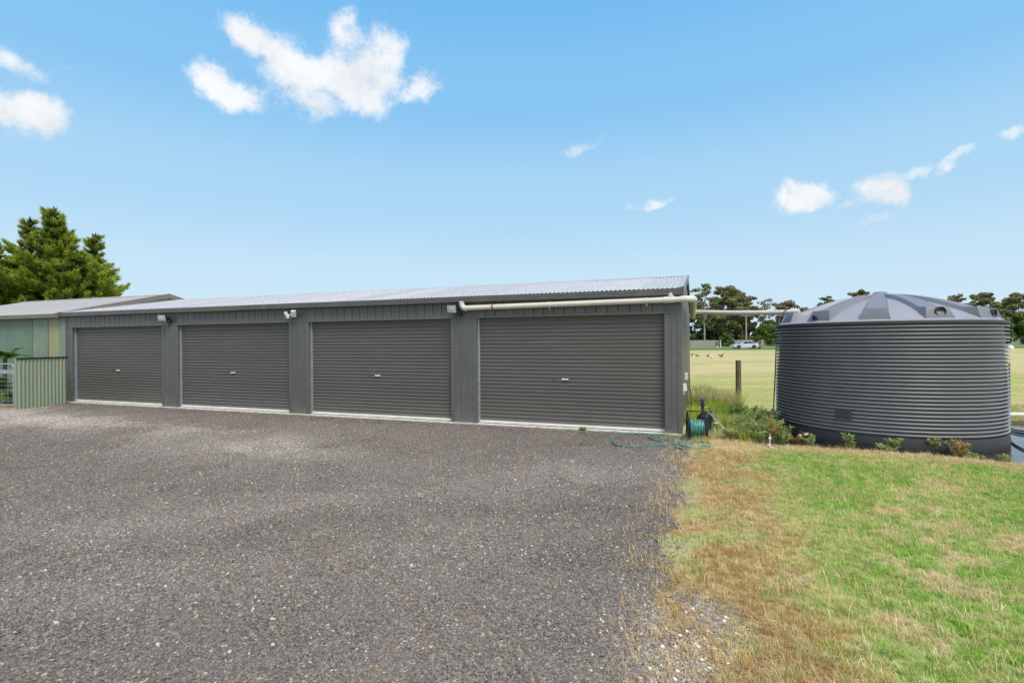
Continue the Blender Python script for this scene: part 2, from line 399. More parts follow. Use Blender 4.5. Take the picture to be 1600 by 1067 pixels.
# dusty wheel tracks on the gravel
def dust(x, y):
    a, b = shed_local(x, y)
    t = np.exp(-((b + 3.0 + .10 * (a + 8)) / .8) ** 2) * sst(-19, -14, a) * sst(-3, -7, a) + .55 * np.exp(-((b + 1.9 + .25 * (a + 15)) / .5) ** 2) * sst(-9, -13, a)
    t = t + .5 * np.exp(-((x - 1.2) ** 2 / 4 + (y - 6.9) ** 2 / .8)) + .28 * np.exp(-((y - 4.4 - .28 * x) / .45) ** 2) * sst(2, -1, x) + .28 * np.exp(-((y - 5.9 - .30 * x) / .45) ** 2) * sst(2, -1, x)
    return np.clip(t * sst(.25, .62, .6 * fbm(x, y, .8) + .4 * fbm(x, y, 3.1)), 0, 1)
dst = dust(fx_, fy_)
gt = np.array([.175, .158, .140])[None] * (1 - dst[:, None]) + np.array([.37, .345, .315])[None] * dst[:, None]
gt = gt * (.86 + .28 * fbm(fx_, fy_, .5))[:, None]
browny = sst(.58, .75, fbm(fx_ + 9, fy_ + 3, 1.3))[:, None] * .5
gt = gt * (1 - browny) + np.array([.20, .155, .12])[None] * browny

gm = bpy.data.materials.new('ground'); gm.use_nodes = True; nt = gm.node_tree; p = nt.nodes['Principled BSDF']
at1 = N(nt, 'ShaderNodeAttribute'); at1.attribute_name = 'shade'
at2 = N(nt, 'ShaderNodeAttribute'); at2.attribute_name = 'gravel'
at3 = N(nt, 'ShaderNodeAttribute'); at3.attribute_name = 'stone'
geo = N(nt, 'ShaderNodeNewGeometry')
vo = N(nt, 'ShaderNodeTexVoronoi'); vo.inputs['Scale'].default_value = 75; nt.links.new(geo.outputs['Position'], vo.inputs['Vector'])
vo2 = N(nt, 'ShaderNodeTexVoronoi'); vo2.inputs['Scale'].default_value = 33; nt.links.new(geo.outputs['Position'], vo2.inputs['Vector'])
hs = N(nt, 'ShaderNodeSeparateColor'); nt.links.new(vo.outputs['Color'], hs.inputs[0])
rp = N(nt, 'ShaderNodeValToRGB'); nt.links.new(hs.outputs[0], rp.inputs[0])
r_ = rp.color_ramp; r_.elements[0].color = (.55, .55, .56, 1); r_.elements[1].color = (3.2, 3.0, 2.7, 1); r_.elements[1].position = 1
for pp, cc in ((.5, (.95, .93, .92)), (.86, (1.25, 1.18, 1.1)), (.95, (1.6, 1.5, 1.35)), (.975, (2.9, 2.8, 2.6))):
    e = r_.elements.new(pp); e.color = cc + (1,)
gr = mixc(nt, 1, at3.outputs['Color'], rp.outputs[0], 'MULTIPLY')
nf = N(nt, 'ShaderNodeTexNoise'); nf.inputs['Scale'].default_value = 22; nf.inputs['Detail'].default_value = 8; nf.inputs['Roughness'].default_value = .7
nt.links.new(geo.outputs['Position'], nf.inputs['Vector'])
mpg = N(nt, 'ShaderNodeMapping'); nt.links.new(geo.outputs['Position'], mpg.inputs[0]); mpg.inputs['Scale'].default_value = (.25, 1.3, 1)
nf2 = N(nt, 'ShaderNodeTexNoise'); nf2.inputs['Scale'].default_value = 1.1; nf2.inputs['Detail'].default_value = 9; nf2.inputs['Roughness'].default_value = .72
nt.links.new(mpg.outputs[0], nf2.inputs['Vector'])
mr = N(nt, 'ShaderNodeMapRange'); nt.links.new(nf.outputs[0], mr.inputs[0]); mr.inputs[1].default_value = .3; mr.inputs[2].default_value = .7; mr.inputs[3].default_value = .72; mr.inputs[4].default_value = 1.28
mr2 = N(nt, 'ShaderNodeMapRange'); nt.links.new(nf2.outputs[0], mr2.inputs[0]); mr2.inputs[1].default_value = .32; mr2.inputs[2].default_value = .68; mr2.inputs[3].default_value = .78; mr2.inputs[4].default_value = 1.2
vs_ = N(nt, 'ShaderNodeVectorMath', operation='SCALE'); nt.links.new(at1.outputs['Color'], vs_.inputs[0]); nt.links.new(math_n(nt, 'MULTIPLY', mr.outputs[0], mr2.outputs[0]), vs_.inputs[3])
nedge = math_n(nt, 'ADD', at2.outputs['Fac'], math_n(nt, 'MULTIPLY', math_n(nt, 'SUBTRACT', nf.outputs[0], .5), .9))
me_ = N(nt, 'ShaderNodeMapRange'); nt.links.new(nedge, me_.inputs[0]); me_.inputs[1].default_value = .4; me_.inputs[2].default_value = .6
fcol = mixc(nt, me_.outputs[0], vs_.outputs[0], gr)
nt.links.new(fcol, p.inputs['Base Color']); p.inputs['Roughness'].default_value = .92; p.inputs['Specular IOR Level'].default_value = .25
hb = math_n(nt, 'ADD', math_n(nt, 'MULTIPLY', vo.outputs['Distance'], math_n(nt, 'MULTIPLY', me_.outputs[0], -1.0)), math_n(nt, 'MULTIPLY', nf.outputs[0], .6))
bn = N(nt, 'ShaderNodeBump'); bn.inputs['Strength'].default_value = .7; bn.inputs['Distance'].default_value = .012; nt.links.new(hb, bn.inputs['Height']); nt.links.new(bn.outputs[0], p.inputs['Normal'])

nx, ny = len(gx), len(gy)
ii, jj = np.meshgrid(np.arange(nx - 1), np.arange(ny - 1)); ii = ii.ravel(); jj = jj.ravel()
quads = np.stack([jj * nx + ii, jj * nx + ii + 1, (jj + 1) * nx + ii + 1, (jj + 1) * nx + ii], 1)
cx = fx_[quads].mean(1); cy = fy_[quads].mean(1)
gq = grav[quads].mean(1); pq = pond_sd(cx, cy)
cls = np.where(pq < .0, 3, np.where(gq > .5, 0, np.where((cy < 9.0) & (cx < 30) & (cx > -3) | (cy < 1), 1, 2)))
ALLV = np.stack([fx_, fy_, GZ], 1)
for ci, nm in enumerate(('gravel_yard', 'lawn_ground', 'paddock', 'pond_bed')):
    q = quads[cls == ci]; used, inv = np.unique(q, return_inverse=True); q2 = inv.reshape(q.shape)
    o = np_mesh(nm, ALLV[used], q2, gm, tone[used], smooth=True)
    a = o.data.attributes.new('gravel', 'FLOAT', 'POINT'); a.data.foreach_set('value', grav[used].astype(np.float32))
    a = o.data.color_attributes.new('stone', 'FLOAT_COLOR', 'POINT'); c4 = np.ones((len(used), 4), np.float32); c4[:, :3] = gt[used]; a.data.foreach_set('color', c4.ravel())
    tag(o, kind='structure')

# water
wm = bpy.data.materials.new('puddle_water'); wm.use_nodes = True; nt = wm.node_tree; p = nt.nodes['Principled BSDF']
p.inputs['Base Color'].default_value = (.055, .045, .034, 1); p.inputs['Roughness'].default_value = .06; p.inputs['IOR'].default_value = 1.33
nb = N(nt, 'ShaderNodeTexNoise'); nb.inputs['Scale'].default_value = 9; nb.inputs['Detail'].default_value = 3
tcn = N(nt, 'ShaderNodeNewGeometry'); nt.links.new(tcn.outputs['Position'], nb.inputs['Vector'])
bn = N(nt, 'ShaderNodeBump'); bn.inputs['Strength'].default_value = .12; bn.inputs['Distance'].default_value = .02; nt.links.new(nb.outputs[0], bn.inputs['Height']); nt.links.new(bn.outputs[0], p.inputs['Normal'])
g = MB(); pv = [(float(a) * 1.0, float(b), -.030) for a, b in POND]; g.add(pv, [tuple(range(len(pv)))])
tag(g.build('puddle_water', wm), kind='structure')
# far road with the green verge
road = MB(); road.add([(-400, 94.2, .03), (700, 94.2, .03), (700, 101.5, .03), (-400, 101.5, .03)], [(0, 1, 2, 3)])
tag(road.build('road', mat('asphalt', (.09, .09, .092), .9, var=.2, scale=.6)), kind='structure')

# ------------------------------------------------------------------ materials
M = {}
M['shed'] = mat('grey_steel_cladding', (.118, .116, .108), .42, var=.09, scale=1.6, stretch=(1, 1, .35), col2=(.26, .255, .245), amt2=.33, s2=5.5, st2=(1.2, 1.2, .35), lo2=.57, bump=.04, bscale=30, ovar=.07, dust_z=.42)
M['trim'] = mat('grey_steel_trim', (.130, .128, .118), .4, var=.08, scale=2.5, col2=(.27, .265, .25), amt2=.3, s2=6, st2=(1, 1, .3), lo2=.60)
M['gutter'] = mat('grey_gutter', (.135, .13, .115), .38, var=.12, scale=1.5, stretch=(.4, 1, 1), col2=(.25, .22, .17), amt2=.4, s2=3, lo2=.55)
M['dark'] = mat('dark_recess', (.02, .02, .02), .8)
M['door'] = mat('roller_door_steel', (.157, .151, .132), .38, var=.06, scale=1.2, stretch=(.5, 1, 2), col2=(.22, .21, .18), amt2=.40, s2=2.5, st2=(.4, 1, 3), lo2=.56, ovar=.05, dust_z=.50)
M['alu'] = mat('aluminium', (.78, .77, .74), .45, .0, var=.1, scale=6)
M['galv'] = mat('galvanised_steel', (.50, .52, .55), .38, .55, var=.2, scale=14)
M['conc'] = mat('concrete', (.66, .61, .50), .9, var=.25, scale=9, bump=.3, bscale=60, col2=(.22, .17, .12), amt2=.8, s2=4, lo2=.58)
M['roof'] = mat('shed_roof_steel', (.48, .455, .455), .42, var=.06, scale=.8, col2=(.40, .385, .39), amt2=.5, s2=1.5, ovar=.10, lo2=.5)
M['oldroof'] = mat('weathered_roof_steel', (.42, .395, .37), .5, .1, var=.12, scale=1.5, stretch=(1.5, .25, .25), col2=(.50, .46, .41), amt2=.5, s2=2.5, st2=(1.5, .2, .2), lo2=.5)
M['barge'] = mat('brown_grey_barge', (.19, .165, .135), .5, var=.12, scale=4)
M['brown'] = mat('rust_brown_roof', (.13, .085, .065), .6, var=.2, scale=4)
M['screw'] = mat('screw_head', (.30, .30, .33), .5)
M['green'] = mat('faded_green_steel', (.205, .285, .205), .5, var=.10, scale=1.3, stretch=(1, 1, .3), col2=(.30, .34, .25), amt2=.5, s2=2, st2=(1, 1, .25), lo2=.52)
M['greend'] = mat('dull_green_steel', (.15, .225, .165), .5, var=.12, scale=1.3, stretch=(1, 1, .3))
M['ygreen'] = mat('yellowed_green_steel', (.33, .335, .175), .5, var=.10, scale=1.3, stretch=(1, 1, .3))
M['pgreen'] = mat('sage_green_steel', (.275, .345, .235), .5, var=.09, scale=1.8, stretch=(1, 1, .3), col2=(.37, .37, .27), amt2=.5, s2=2, st2=(1.5, 1.5, .25), lo2=.5)
M['pvc'] = mat('white_pvc', (.70, .665, .575), .38, var=.06, scale=3, col2=(.50, .42, .28), amt2=.45, s2=3.5, lo2=.56)
M['pvcy'] = mat('yellowed_pvc', (.58, .49, .29), .42, var=.14, scale=5)
M['rust'] = mat('rusty_strap', (.33, .13, .05), .7, var=.3, scale=30)
M['tank'] = mat('polyethylene_highlight_tone', (.20, .197, .206), .42, spec=.6, coat=.35, crough=.45, var=.08, scale=3, col2=(.27, .26, .25), amt2=.35, s2=14, lo2=.64)  # same plastic as the base band, colour lightened to paint sky highlights on ribs
M['tankd'] = mat('dark_grey_polyethylene_smooth', (.060, .060, .063), .55, spec=.25, var=.10, scale=3, col2=(.14, .12, .095), amt2=.4, s2=5, lo2=.6)  # the tank plastic without the painted rib highlights
M['dome'] = mat('grey_polyethylene_lid', (.31, .31, .335), .42, var=.06, scale=2, col2=(.24, .24, .27), amt2=.3, s2=3, lo2=.55)
M['domer'] = mat('grey_polyethylene_rib', (.20, .20, .22), .42, var=.06, scale=2)
M['black'] = mat('black_plastic', (.022, .022, .024), .4)
M['blackr'] = mat('black_hose_rubber', (.03, .03, .03), .45)
M['white'] = mat('white_plastic', (.74, .74, .72), .4, var=.05)
M['lens'] = mat('floodlight_glass', (.62, .65, .68), .12, var=.12, scale=25, coat=.6)
M['teal'] = mat('teal_hose', (.035, .235, .195), .38, var=.2, scale=9)
M['teal2'] = mat('pale_teal_hose', (.10, .34, .27), .38, var=.3, scale=12)
M['blue'] = mat('blue_plastic', (.03, .10, .30), .35)
M['red'] = mat('red_plastic', (.45, .05, .05), .4)
M['brass'] = mat('brass_fitting', (.42, .30, .11), .35, .7)
M['wood'] = mat('weathered_post', (.135, .115, .062), .9, var=.35, scale=9, stretch=(3, 3, .3), bump=.6, bscale=25, col2=(.16, .17, .05), amt2=.6, s2=4, lo2=.52)
M['paling'] = mat('grey_palings', (.33, .30, .27), .9, var=.25, scale=2.2, stretch=(3, 1, .2))
M['bark'] = mat('pale_gum_bark', (.36, .30, .24), .85, var=.3, scale=1.2, stretch=(2, 2, .4))
M['barkd'] = mat('dark_bark', (.12, .095, .075), .9, var=.3, scale=3)
M['pole'] = mat('timber_pole', (.34, .29, .24), .9, var=.15, scale=2)
M['carw'] = mat('silver_white_paint', (.62, .64, .68), .25, var=.02, coat=.6)
M['glass'] = mat('dark_car_glass', (.03, .035, .04), .08)
M['tyre'] = mat('tyre_rubber', (.03, .03, .03), .8)
M['rim'] = mat('alloy_wheel', (.4, .4, .42), .35, .6)
M['sleeper'] = mat('orange_timber_edging', (.32, .19, .09), .9, var=.25, scale=8)
M['cable'] = mat('overhead_cable', (.05, .05, .05), .6)

# ------------------------------------------------------------------ the four-door shed
shed = thing('garage_shed', 'long low dark grey steel shed with four roller doors on the gravel yard', 'shed', (SO.x, SO.y, 0), -PHI)
XR, XL = .29, -16.87; DEP = 7.0; DT = 2.165; DB = .015; GB = 2.475
DW = 3.70; DP = 4.283
doors = [(-DW - DP * k, -DP * k) for k in range(4)]       # from the right
# slab
s = MB(); s.box(XL + .01, XR - .01, -.035, DEP, -.20, .012); s.build('floor_slab', M['conc'], shed, bevel=.004)
# pillars between and beside the doors: flush sheet + proud corner flashings
def pillar(x0, x1, seams):
    b = MB(); b.box(x0, x1, 0, .20, .0, GB + .02)
    for sx in seams:
        b.box(sx - .012, sx + .012, -.006, .0, .005, DT + .03)
    b.build('pillar_sheet', M['shed'], shed, bevel=.003)
for k in range(3):
    x0 = -DP * (k + 1); x1 = x0 + (DP - DW)
    pillar(x0, x1, (x0 + .24,))
pillar(0, XR, (.13,)); pillar(XL, -DW - DP * 3, (XL + .16,))
for (a, b_) in doors:
    for (q0, q1, sd_) in ((a - .075, a + .0, -1), (b_ + 0, b_ + .075, 1)):
        f = MB(); f.box(q0, q1, -.009, -.0005, .004, DT + .03)
        f.box((q1 - .002) if sd_ < 0 else q0 - .002, (q1 + .004) if sd_ < 0 else q0 + .004, -.009, .16, .004, DT + .0)
        f.build('jamb_flashing', M['trim'], shed)
# corner flashing
for xx in (XR, XL):
    f = MB(); s_ = 1 if xx > 0 else -1
    f.box(xx - .07 if s_ > 0 else xx - .006, xx + .006 if s_ > 0 else xx + .07, -.010, -.001, .0, GB + .02)
    f.box(xx - .0 if s_ > 0 else xx - .006, xx + .006 if s_ > 0 else xx, -.001, .09, .0, GB + .02); f.build('corner_flashing', M['trim'], shed)
# cladding over the doors, panel by panel
pm_ = MB(); PW = .2056
z0 = DT + .030
# a shallow tray with folded edges, one rib on the side
pm_.add([(0, 0, z0), (.006, -.002, z0), (.014, -.016, z0), (PW * .5 - .004, -.016, z0), (PW * .5, -.0135, z0), (PW * .5 + .004, -.016, z0), (PW - .016, -.016, z0), (PW - .008, -.002, z0), (PW - .001, 0, z0),
         (0, 0, GB + .02), (.006, -.002, GB + .02), (.014, -.016, GB + .02), (PW * .5 - .004, -.016, GB + .02), (PW * .5, -.0135, GB + .02), (PW * .5 + .004, -.016, GB + .02), (PW - .016, -.016, GB + .02), (PW - .008, -.002, GB + .02), (PW - .001, 0, GB + .02)],
        [(i, i + 1, i + 10, i + 9) for i in range(8)] + [(0, 8, 7, 6, 5, 4, 3, 2, 1)])
proto = pm_.build('cladding_panel', M['shed'], shed)
first = True
for (a, b_) in doors:
    back = MB(); back.box(a - .0, b_ + .0, .001, .20, DT + .001, GB + .02); back.build('lintel_beam', M['shed'], shed)
    for i in range(18):
        if first: c = proto; first = False
        else: c = proto.copy(); COL.objects.link(c)
        c.location = (a + i * PW, random.uniform(-.001, .0005), 0)
    f = MB(); f.box(a - .075, b_ + .075, -.024, -.0005, DT - .002, DT + .032); f.build('head_flashing', M['trim'], shed, bevel=.002)
    # soffit side of the opening
    f = MB(); f.box(a, b_, .20, .62, DT - .05, DT + .32); f.build('roller_cover', M['dark'], shed)
# roller doors
def curtain(w):
    b = MB(); prof = []; z = DT + .12; per = .0742
    while z > DB + .085:
        for (dy, dz) in ((.026, 0), (.026, .010), (.003, .016), (.000, .030), (.010, .038), (.000, .046), (.003, .060), (.026, .066)):
            prof.append((dy, z - dz))
        z -= per
    prof.append((.02, DB + .060))
    vs = []; 
    for (y, zz) in prof: vs += [(0, y, zz), (w, y, zz)]
    n = len(prof); fs = [(2 * i, 2 * i + 1, 2 * i + 3, 2 * i + 2) for i in range(n - 1)]
    b.add(vs, fs); return b
dlabels = ['rightmost roller door under the white pipe', 'roller door third from the left', 'roller door second from the left', 'leftmost roller door beside the green shed']
dproto = None
for k, (a, b_) in enumerate(doors):
    if dproto is None:
        d = curtain(DW - .045).build('roller_door', M['door'], shed); dproto = d
        rl = MB(); rl.box(.0, DW - .045, -.014, .03, DB + .010, DB + .055); rl.box(.0, DW - .045, -.020, -.014, DB + .012, DB + .022); rl.build('bottom_rail', M['alu'], d, bevel=.003)
        sl = MB(); sl.box(.0, DW - .045, -.005, .022, DB - .002, DB + .0095); sl.build('rubber_seal', M['black'], d)
        h = MB(); h.box(1.73, 1.86, -.022, .004, .925, .953); h.box(1.745, 1.765, -.03, -.022, .93, .948); h.box(1.825, 1.845, -.03, -.022, .93, .948)
        h.build('door_handle', M['alu'], d, bevel=.004)
        lk = MB(); lk.box(1.55, 1.60, -.012, .004, .93, .95); lk.build('lock_barrel', M['trim'], d)
    else:
        d = dproto.copy(); COL.objects.link(d)
        for ch in list(dproto.children):
            c = ch.copy(); COL.objects.link(c); c.parent = d
    d.location = (a + .038, .085, 0); d['label'] = dlabels[k]
    for xx in (a + .002,):
        t = MB(); t.box(xx, xx + .006, .060, .13, .013, DT); t.box(xx + .030, xx + .036, .060, .13, .013, DT); t.box(xx + .006, xx + .030, .122, .13, .013, DT)
        t.box(xx + .0, xx + .03, .052, .060, .013, DT); t.build('guide_track', M['galv'], shed)
# gutter: quad profile swept along x
GT = 2.60
gp = [(-.020, GB + .005), (-.105, GB + .005), (-.120, GB + .018), (-.120, GB + .055), (-.135, GB + .075), (-.135, GT - .012), (-.142, GT - .006), (-.138, GT), (-.128, GT - .002), (-.128, GB + .03), (-.03, GB + .02), (-.02, GT - .02)]
def sweep_x(prof, x0, x1, seg=1):
    b = MB(); vs = []; n = len(prof)
    for i in range(seg + 1):
        x = x0 + (x1 - x0) * i / seg
        vs += [(x, y, z + (.004 * math.sin(x * 1.3) if seg > 1 else 0)) for y, z in prof]
    fs = [(i * n + k, i * n + (k + 1) % n, (i + 1) * n + (k + 1) % n, (i + 1) * n + k) for i in range(seg) for k in range(n)]
    fs += [tuple(range(n)), tuple(range(seg * n, seg * n + n))]
    return b.add(vs, fs)
sweep_x(gp, XL - .05, XR + .03, 40).build('gutter', M['gutter'], shed)
f = MB(); f.box(XL, XR, -.018, 0, GB + .021, GT - .03); f.build('fascia', M['trim'], shed)
# roof
RP = 3.5; RZ = 3.235; SL = (RZ - GT) / (RP + .06)
SWD = .765; ncor = 9
def sheet(y0, z0_, y1, z1_, w=SWD, nc=ncor, amp=.0095):
    b = MB(); vs = []; m_ = nc * 8 + 1
    for (y, z) in ((y0, z0_), (y1, z1_)):
        for i in range(m_):
            x = w * i / (m_ - 1)
            vs.append((x, y, z + amp * math.cos(2 * math.pi * i / 8)))
    b.add(vs, [(i, i + 1, m_ + i + 1, m_ + i) for i in range(m_ - 1)]); return b
fr = sheet(-.075, GT + .008, RP, RZ).build('roof_sheet', M['roof'], shed, smooth=True, angle=80)
bk = sheet(RP, RZ, DEP + .07, GT + .008).build('roof_sheet', M['roof'], shed, smooth=True, angle=80)
nsh = 23; x0r = XL - .10
sw = (XR + .02 - x0r) / nsh; kx = sw / SWD
for i in range(nsh):
    for pr in (fr, bk):
        c = pr if i == 0 else pr.copy()
        if i: COL.objects.link(c)
        c.location = (x0r + i * sw, 0, .0015 * (i % 2)); c.scale = (kx * 1.002, 1, 1)
sc = MB()
for row, yy in enumerate((.25, 1.15, 2.05, 2.95, 3.35)):
    i = 0; x = x0r + sw / ncor * (1 + row % 2)
    while x < XR - .12:
        z = GT + .008 + (yy + .075) * (RZ - GT - .008) / (RP + .075) + .0095
        sc.box(x - .008, x + .008, yy - .009, yy + .009, z - .002, z + .009); x += sw / ncor * 3
tag(sc.build('roof_screw', M['screw'], shed), kind='stuff')
rc = MB(); nr = 160
vs = []
for (y, z) in ((RP - .13, -.002), (RP, .018), (RP + .13, -.002)):
    for x in (x0r, XR + .06): vs.append((x, y, RZ + z - abs(y - RP) * .11 - .001))
rc.add(vs, [(0, 1, 3, 2), (2, 3, 5, 4)]); rc.build('ridge_cap', M['roof'], shed)
# barge flashing at the right verge, gable wall, back and left wall
def verge(x, sgn, mt=M['trim'], top=M['roof']):
    for (ya, za, yb, zb) in ((-.09, GT + .010, RP, RZ + .006), (DEP + .08, GT + .010, RP, RZ + .006)):
        b = MB()
        q = [(x, ya, za - .14), (x + .012 * sgn, ya, za - .14), (x + .012 * sgn, ya, za + .018), (x, ya, za + .018), (x, yb, zb - .14), (x + .012 * sgn, yb, zb - .14), (x + .012 * sgn, yb, zb + .018), (x, yb, zb + .018)]
        b.add(q, [(0, 1, 2, 3), (4, 7, 6, 5), (0, 4, 5, 1), (1, 5, 6, 2), (2, 6, 7, 3), (3, 7, 4, 0)])
        q = [(x - .07 * sgn, ya, za + .0125), (x + .013 * sgn, ya, za + .0185), (x + .013 * sgn, yb, zb + .0185), (x - .07 * sgn, yb, zb + .0125)]
        b.add(q, [(0, 1, 2, 3)], 1)
        b.build('barge_flashing', [mt, top], shed)
verge(XR + .035, 1); verge(XL - .085, -1)
def side_wall(x, sgn, name):
    b = MB(); y = .09
    ys = []
    while y < DEP - .02: ys += [(y, 0), (y + .012, -.014), (y + .030, -.014), (y + .042, 0)]; y += .19
    ys = [(.09, 0)] + ys + [(DEP, 0)]
    vs = []
    for (yy, dx) in ys:
        top = (GT + (RZ - GT) * (yy / RP) if yy < RP else GT + (RZ - GT) * ((DEP - yy) / (DEP - RP))) - .005
        vs += [(x - sgn * .0 + dx * sgn * -1 * -1, yy, 0), (x + dx * sgn, yy, top)]
    b.add(vs, [(2 * i, 2 * i + 2, 2 * i + 3, 2 * i + 1) for i in range(len(ys) - 1)])
    b.build(name, M['shed'], shed)
side_wall(XR, 1, 'gable_wall'); side_wall(XL, -1, 'gable_wall')
b = MB(); b.box(XL + .02, XR - .02, DEP - .08, DEP, 0, GT - .02); b.build('rear_wall', M['shed'], shed)
b = MB(); b.box(XL + .02, XR - .02, .7, .72, 0, GT); b.build('inner_partition', M['dark'], shed)

SW = Matrix.Translation(SO) @ Matrix.Rotation(-PHI, 4, 'Z')
def sl(x, y, z): return SW @ Vector((x, y, z))

# flood lights on the wall
def flood(px, label, size=1.0, yaw=.55):
    # position along the wall from the photo pixel
    a, _ = px_dir(px, 490)
    t = (a * SO.y - SO.x) / (UX.x - a * UX.y)
    p0 = sl(t, -.01, 0)
    r = thing('floodlight', label, 'floodlight', (p0.x, p0.y, 2.33), -PHI, 'floodlights on the shed wall')
    RM = Matrix.Translation((-.01, -.17, .03)) @ Matrix.Rotation(yaw, 4, 'Z') @ Matrix.Rotation(R(24), 4, 'X')
    b = MB(); b.box(-.105, .105, -.028, .028, -.095, .095, M=RM); b.box(-.08, .08, .028, .05, -.07, .07, M=RM); b.build('housing', M['black'], r, bevel=.006)
    b = MB(); b.box(-.092, .092, -.034, -.0285, -.078, .078, M=RM); b.build('lens', M['lens'], r, bevel=.002)
    b = MB(); b.box(-.05, .05, -.039, -.0345, -.03, .045, M=RM); b.build('reflector', M['alu'], r, bevel=.002)
    b = MB(); b.box(-.04, .04, -.03, .0, -.06, .06); b.tube([(0, -.02, 0), (0, -.10, .02), (-.01, -.14, .03)], .014); b.build('mounting_bracket', M['black'], r)
    b = MB(); b.box(.08, .14, -.09, 0, -.10, -.03); b.lathe([(.0, .0), (.022, .005), (.024, .025), (.02, .035)], 12, (.11, -.055, -.135)); b.build('motion_sensor', M['black'], r, bevel=.006)
    b = MB(); b.tube(crom([(0, -.02, -.05), (.02, -.012, -.12), (.0, -.012, -.20)], 5), .006, 6); b.build('cable', M['black'], r)
    return r
flood(264, 'black floodlight with square pale lens on the first pillar from the left')
flood(713, 'black floodlight with square pale lens beside the end of the white pipe', yaw=.25)
a, _ = px_dir(460, 492); t = (a * SO.y - SO.x) / (UX.x - a * UX.y)
p0 = sl(t, -.012, 0); tw = thing('twin_security_lamp', 'small white twin-headed security lamp on the second pillar', 'security lamp', (p0.x, p0.y, 2.33), -PHI)
b = MB(); b.box(-.045, .045, -.04, 0, -.045, .045); b.build('base_plate', M['white'], tw, bevel=.006)
for (x, yw) in ((-.11, -.5), (.10, .6)):
    RM = Matrix.Translation((x, -.12, .03 * (x > 0))) @ Matrix.Rotation(yw, 4, 'Z') @ Matrix.Rotation(R(25), 4, 'X')
    b = MB(); b.box(-.055, .055, -.03, .03, -.08, .08, M=RM); hd = b.build('lamp_head', M['white'], tw, bevel=.012)
    b = MB(); b.box(-.038, .038, -.034, -.0305, -.03, .06, M=RM); b.build('lens', M['lens'], hd)
    b = MB(); b.tube([(x * .3, -.03, 0), (x * .8, -.09, .01), (x, -.12, .03 * (x > 0))], .013); b.build('arm', M['white'], tw)

# PVC rainwater pipe along the front, round the corner and over to the tank
pp = thing('rainwater_pipe', 'long white rainwater pipe strapped along the shed front under the gutter', 'pipe')
def on_wall(px, py, yoff):
    a, b_ = px_dir(px, py)
    o = SO + UY * yoff
    t = (a * o.y - o.x) / (UX.x - a * UX.y)
    w_ = o + UX * t
    return Vector((w_.x, w_.y, CAMZ + b_ * w_.y))
A = on_wall(727, 481.5, -.085); B = on_wall(1066, 467.5, -.085); C_ = None
nrm = (B - A).normalized()
b = MB(); b.tube([A, B], .0525, 18, caps=False); b.build('straight_pipe', M['pvc'], pp, smooth=True)
a0 = A; up_ = A + Vector((0, 0, .12)) - nrm * .06
b = MB(); b.tube(crom([A + nrm * .03, A - nrm * .01, A - nrm * .055 + Vector((0, 0, .03)), A - nrm * .075 + Vector((0, 0, .085)), A - nrm * .075 + Vector((0, 0, .14))], 6), .060, 18); b.build('elbow', M['pvc'], pp, smooth=True)
for px in (770, 858, 1010):
    c = on_wall(px, 481.5 + (px - 727) * (467.5 - 481.5) / (1066 - 727), -.085)
    wd = .018
    b = MB(); b.tube([c - nrm * wd, c + nrm * wd], .0575, 18); b.box(-.012, .012, -.004, .004, -.09, .0, M=Matrix.Translation(c + UY * .03)); b.build('pipe_strap', M['rust'] if px == 770 else M['pvc'], pp, smooth=True)
for px, wd in ((1046, .10), (1066, .035)):
    c = on_wall(px, 481.5 + (px - 727) * (467.5 - 481.5) / (1066 - 727), -.085)
    b = MB(); b.tube([c - nrm * wd, c + nrm * wd], .060, 18); b.build('pipe_coupling', M['pvc'], pp, smooth=True)
c = on_wall(1048, 468, -.085); b = MB(); b.tube([c, c + Vector((0, 0, .12))], .05, 16); b.build('gutter_outlet', M['pvc'], pp, smooth=True)
E1 = B + UX * .10 + UY * .0; Cn = B + UX * .22 + UY * .16
b = MB(); b.tube(crom([B - UX * .02, B + UX * .09, B + UX * .17 + UY * .05 , B + UX * .19 + UY * .16], 7), .060, 18); b.build('corner_elbow', M['pvc'], pp, smooth=True)
D1 = B + UX * .19 + UY * .12; D2 = atY(1082.5, 494.5, 12.3)
b = MB(); b.tube([D1, D2], .0525, 18); b.build('side_pipe', M['pvcy'], pp, smooth=True)
sdn = (D2 - D1).normalized()
b = MB(); b.tube([D2 - sdn * .62, D2 - sdn * .50], .061, 18); b.tube([D2 - sdn * .36, D2 + sdn * .02], .060, 18); b.build('rear_tee', M['pvcy'], pp, smooth=True)
TC = Vector((6.57, 9.19, 0)); TR = 1.66
pe = thing('tank_inlet_pipe', 'white pipe spanning the gap from the shed to the tank lid', 'pipe')
T2 = atY(1247, 487.5, 10.35); T1 = D2 - sdn * .2; T1.z = atY(1084, 487.5, T1.y).z
mids = [T1.lerp(T2, k_) + Vector((0, 0, -.02 * math.sin(k_ * math.pi))) for k_ in np.linspace(0, 1, 9)]
b = MB(); b.tube(mids, .0515, 16); b.build('span', M['pvc'], pe, smooth=True)
b = MB(); b.tube([T2 - (T2 - T1).normalized() * .10, T2 + (T2 - T1).normalized() * .02], .060, 16); b.build('socket', M['pvc'], pe, smooth=True)

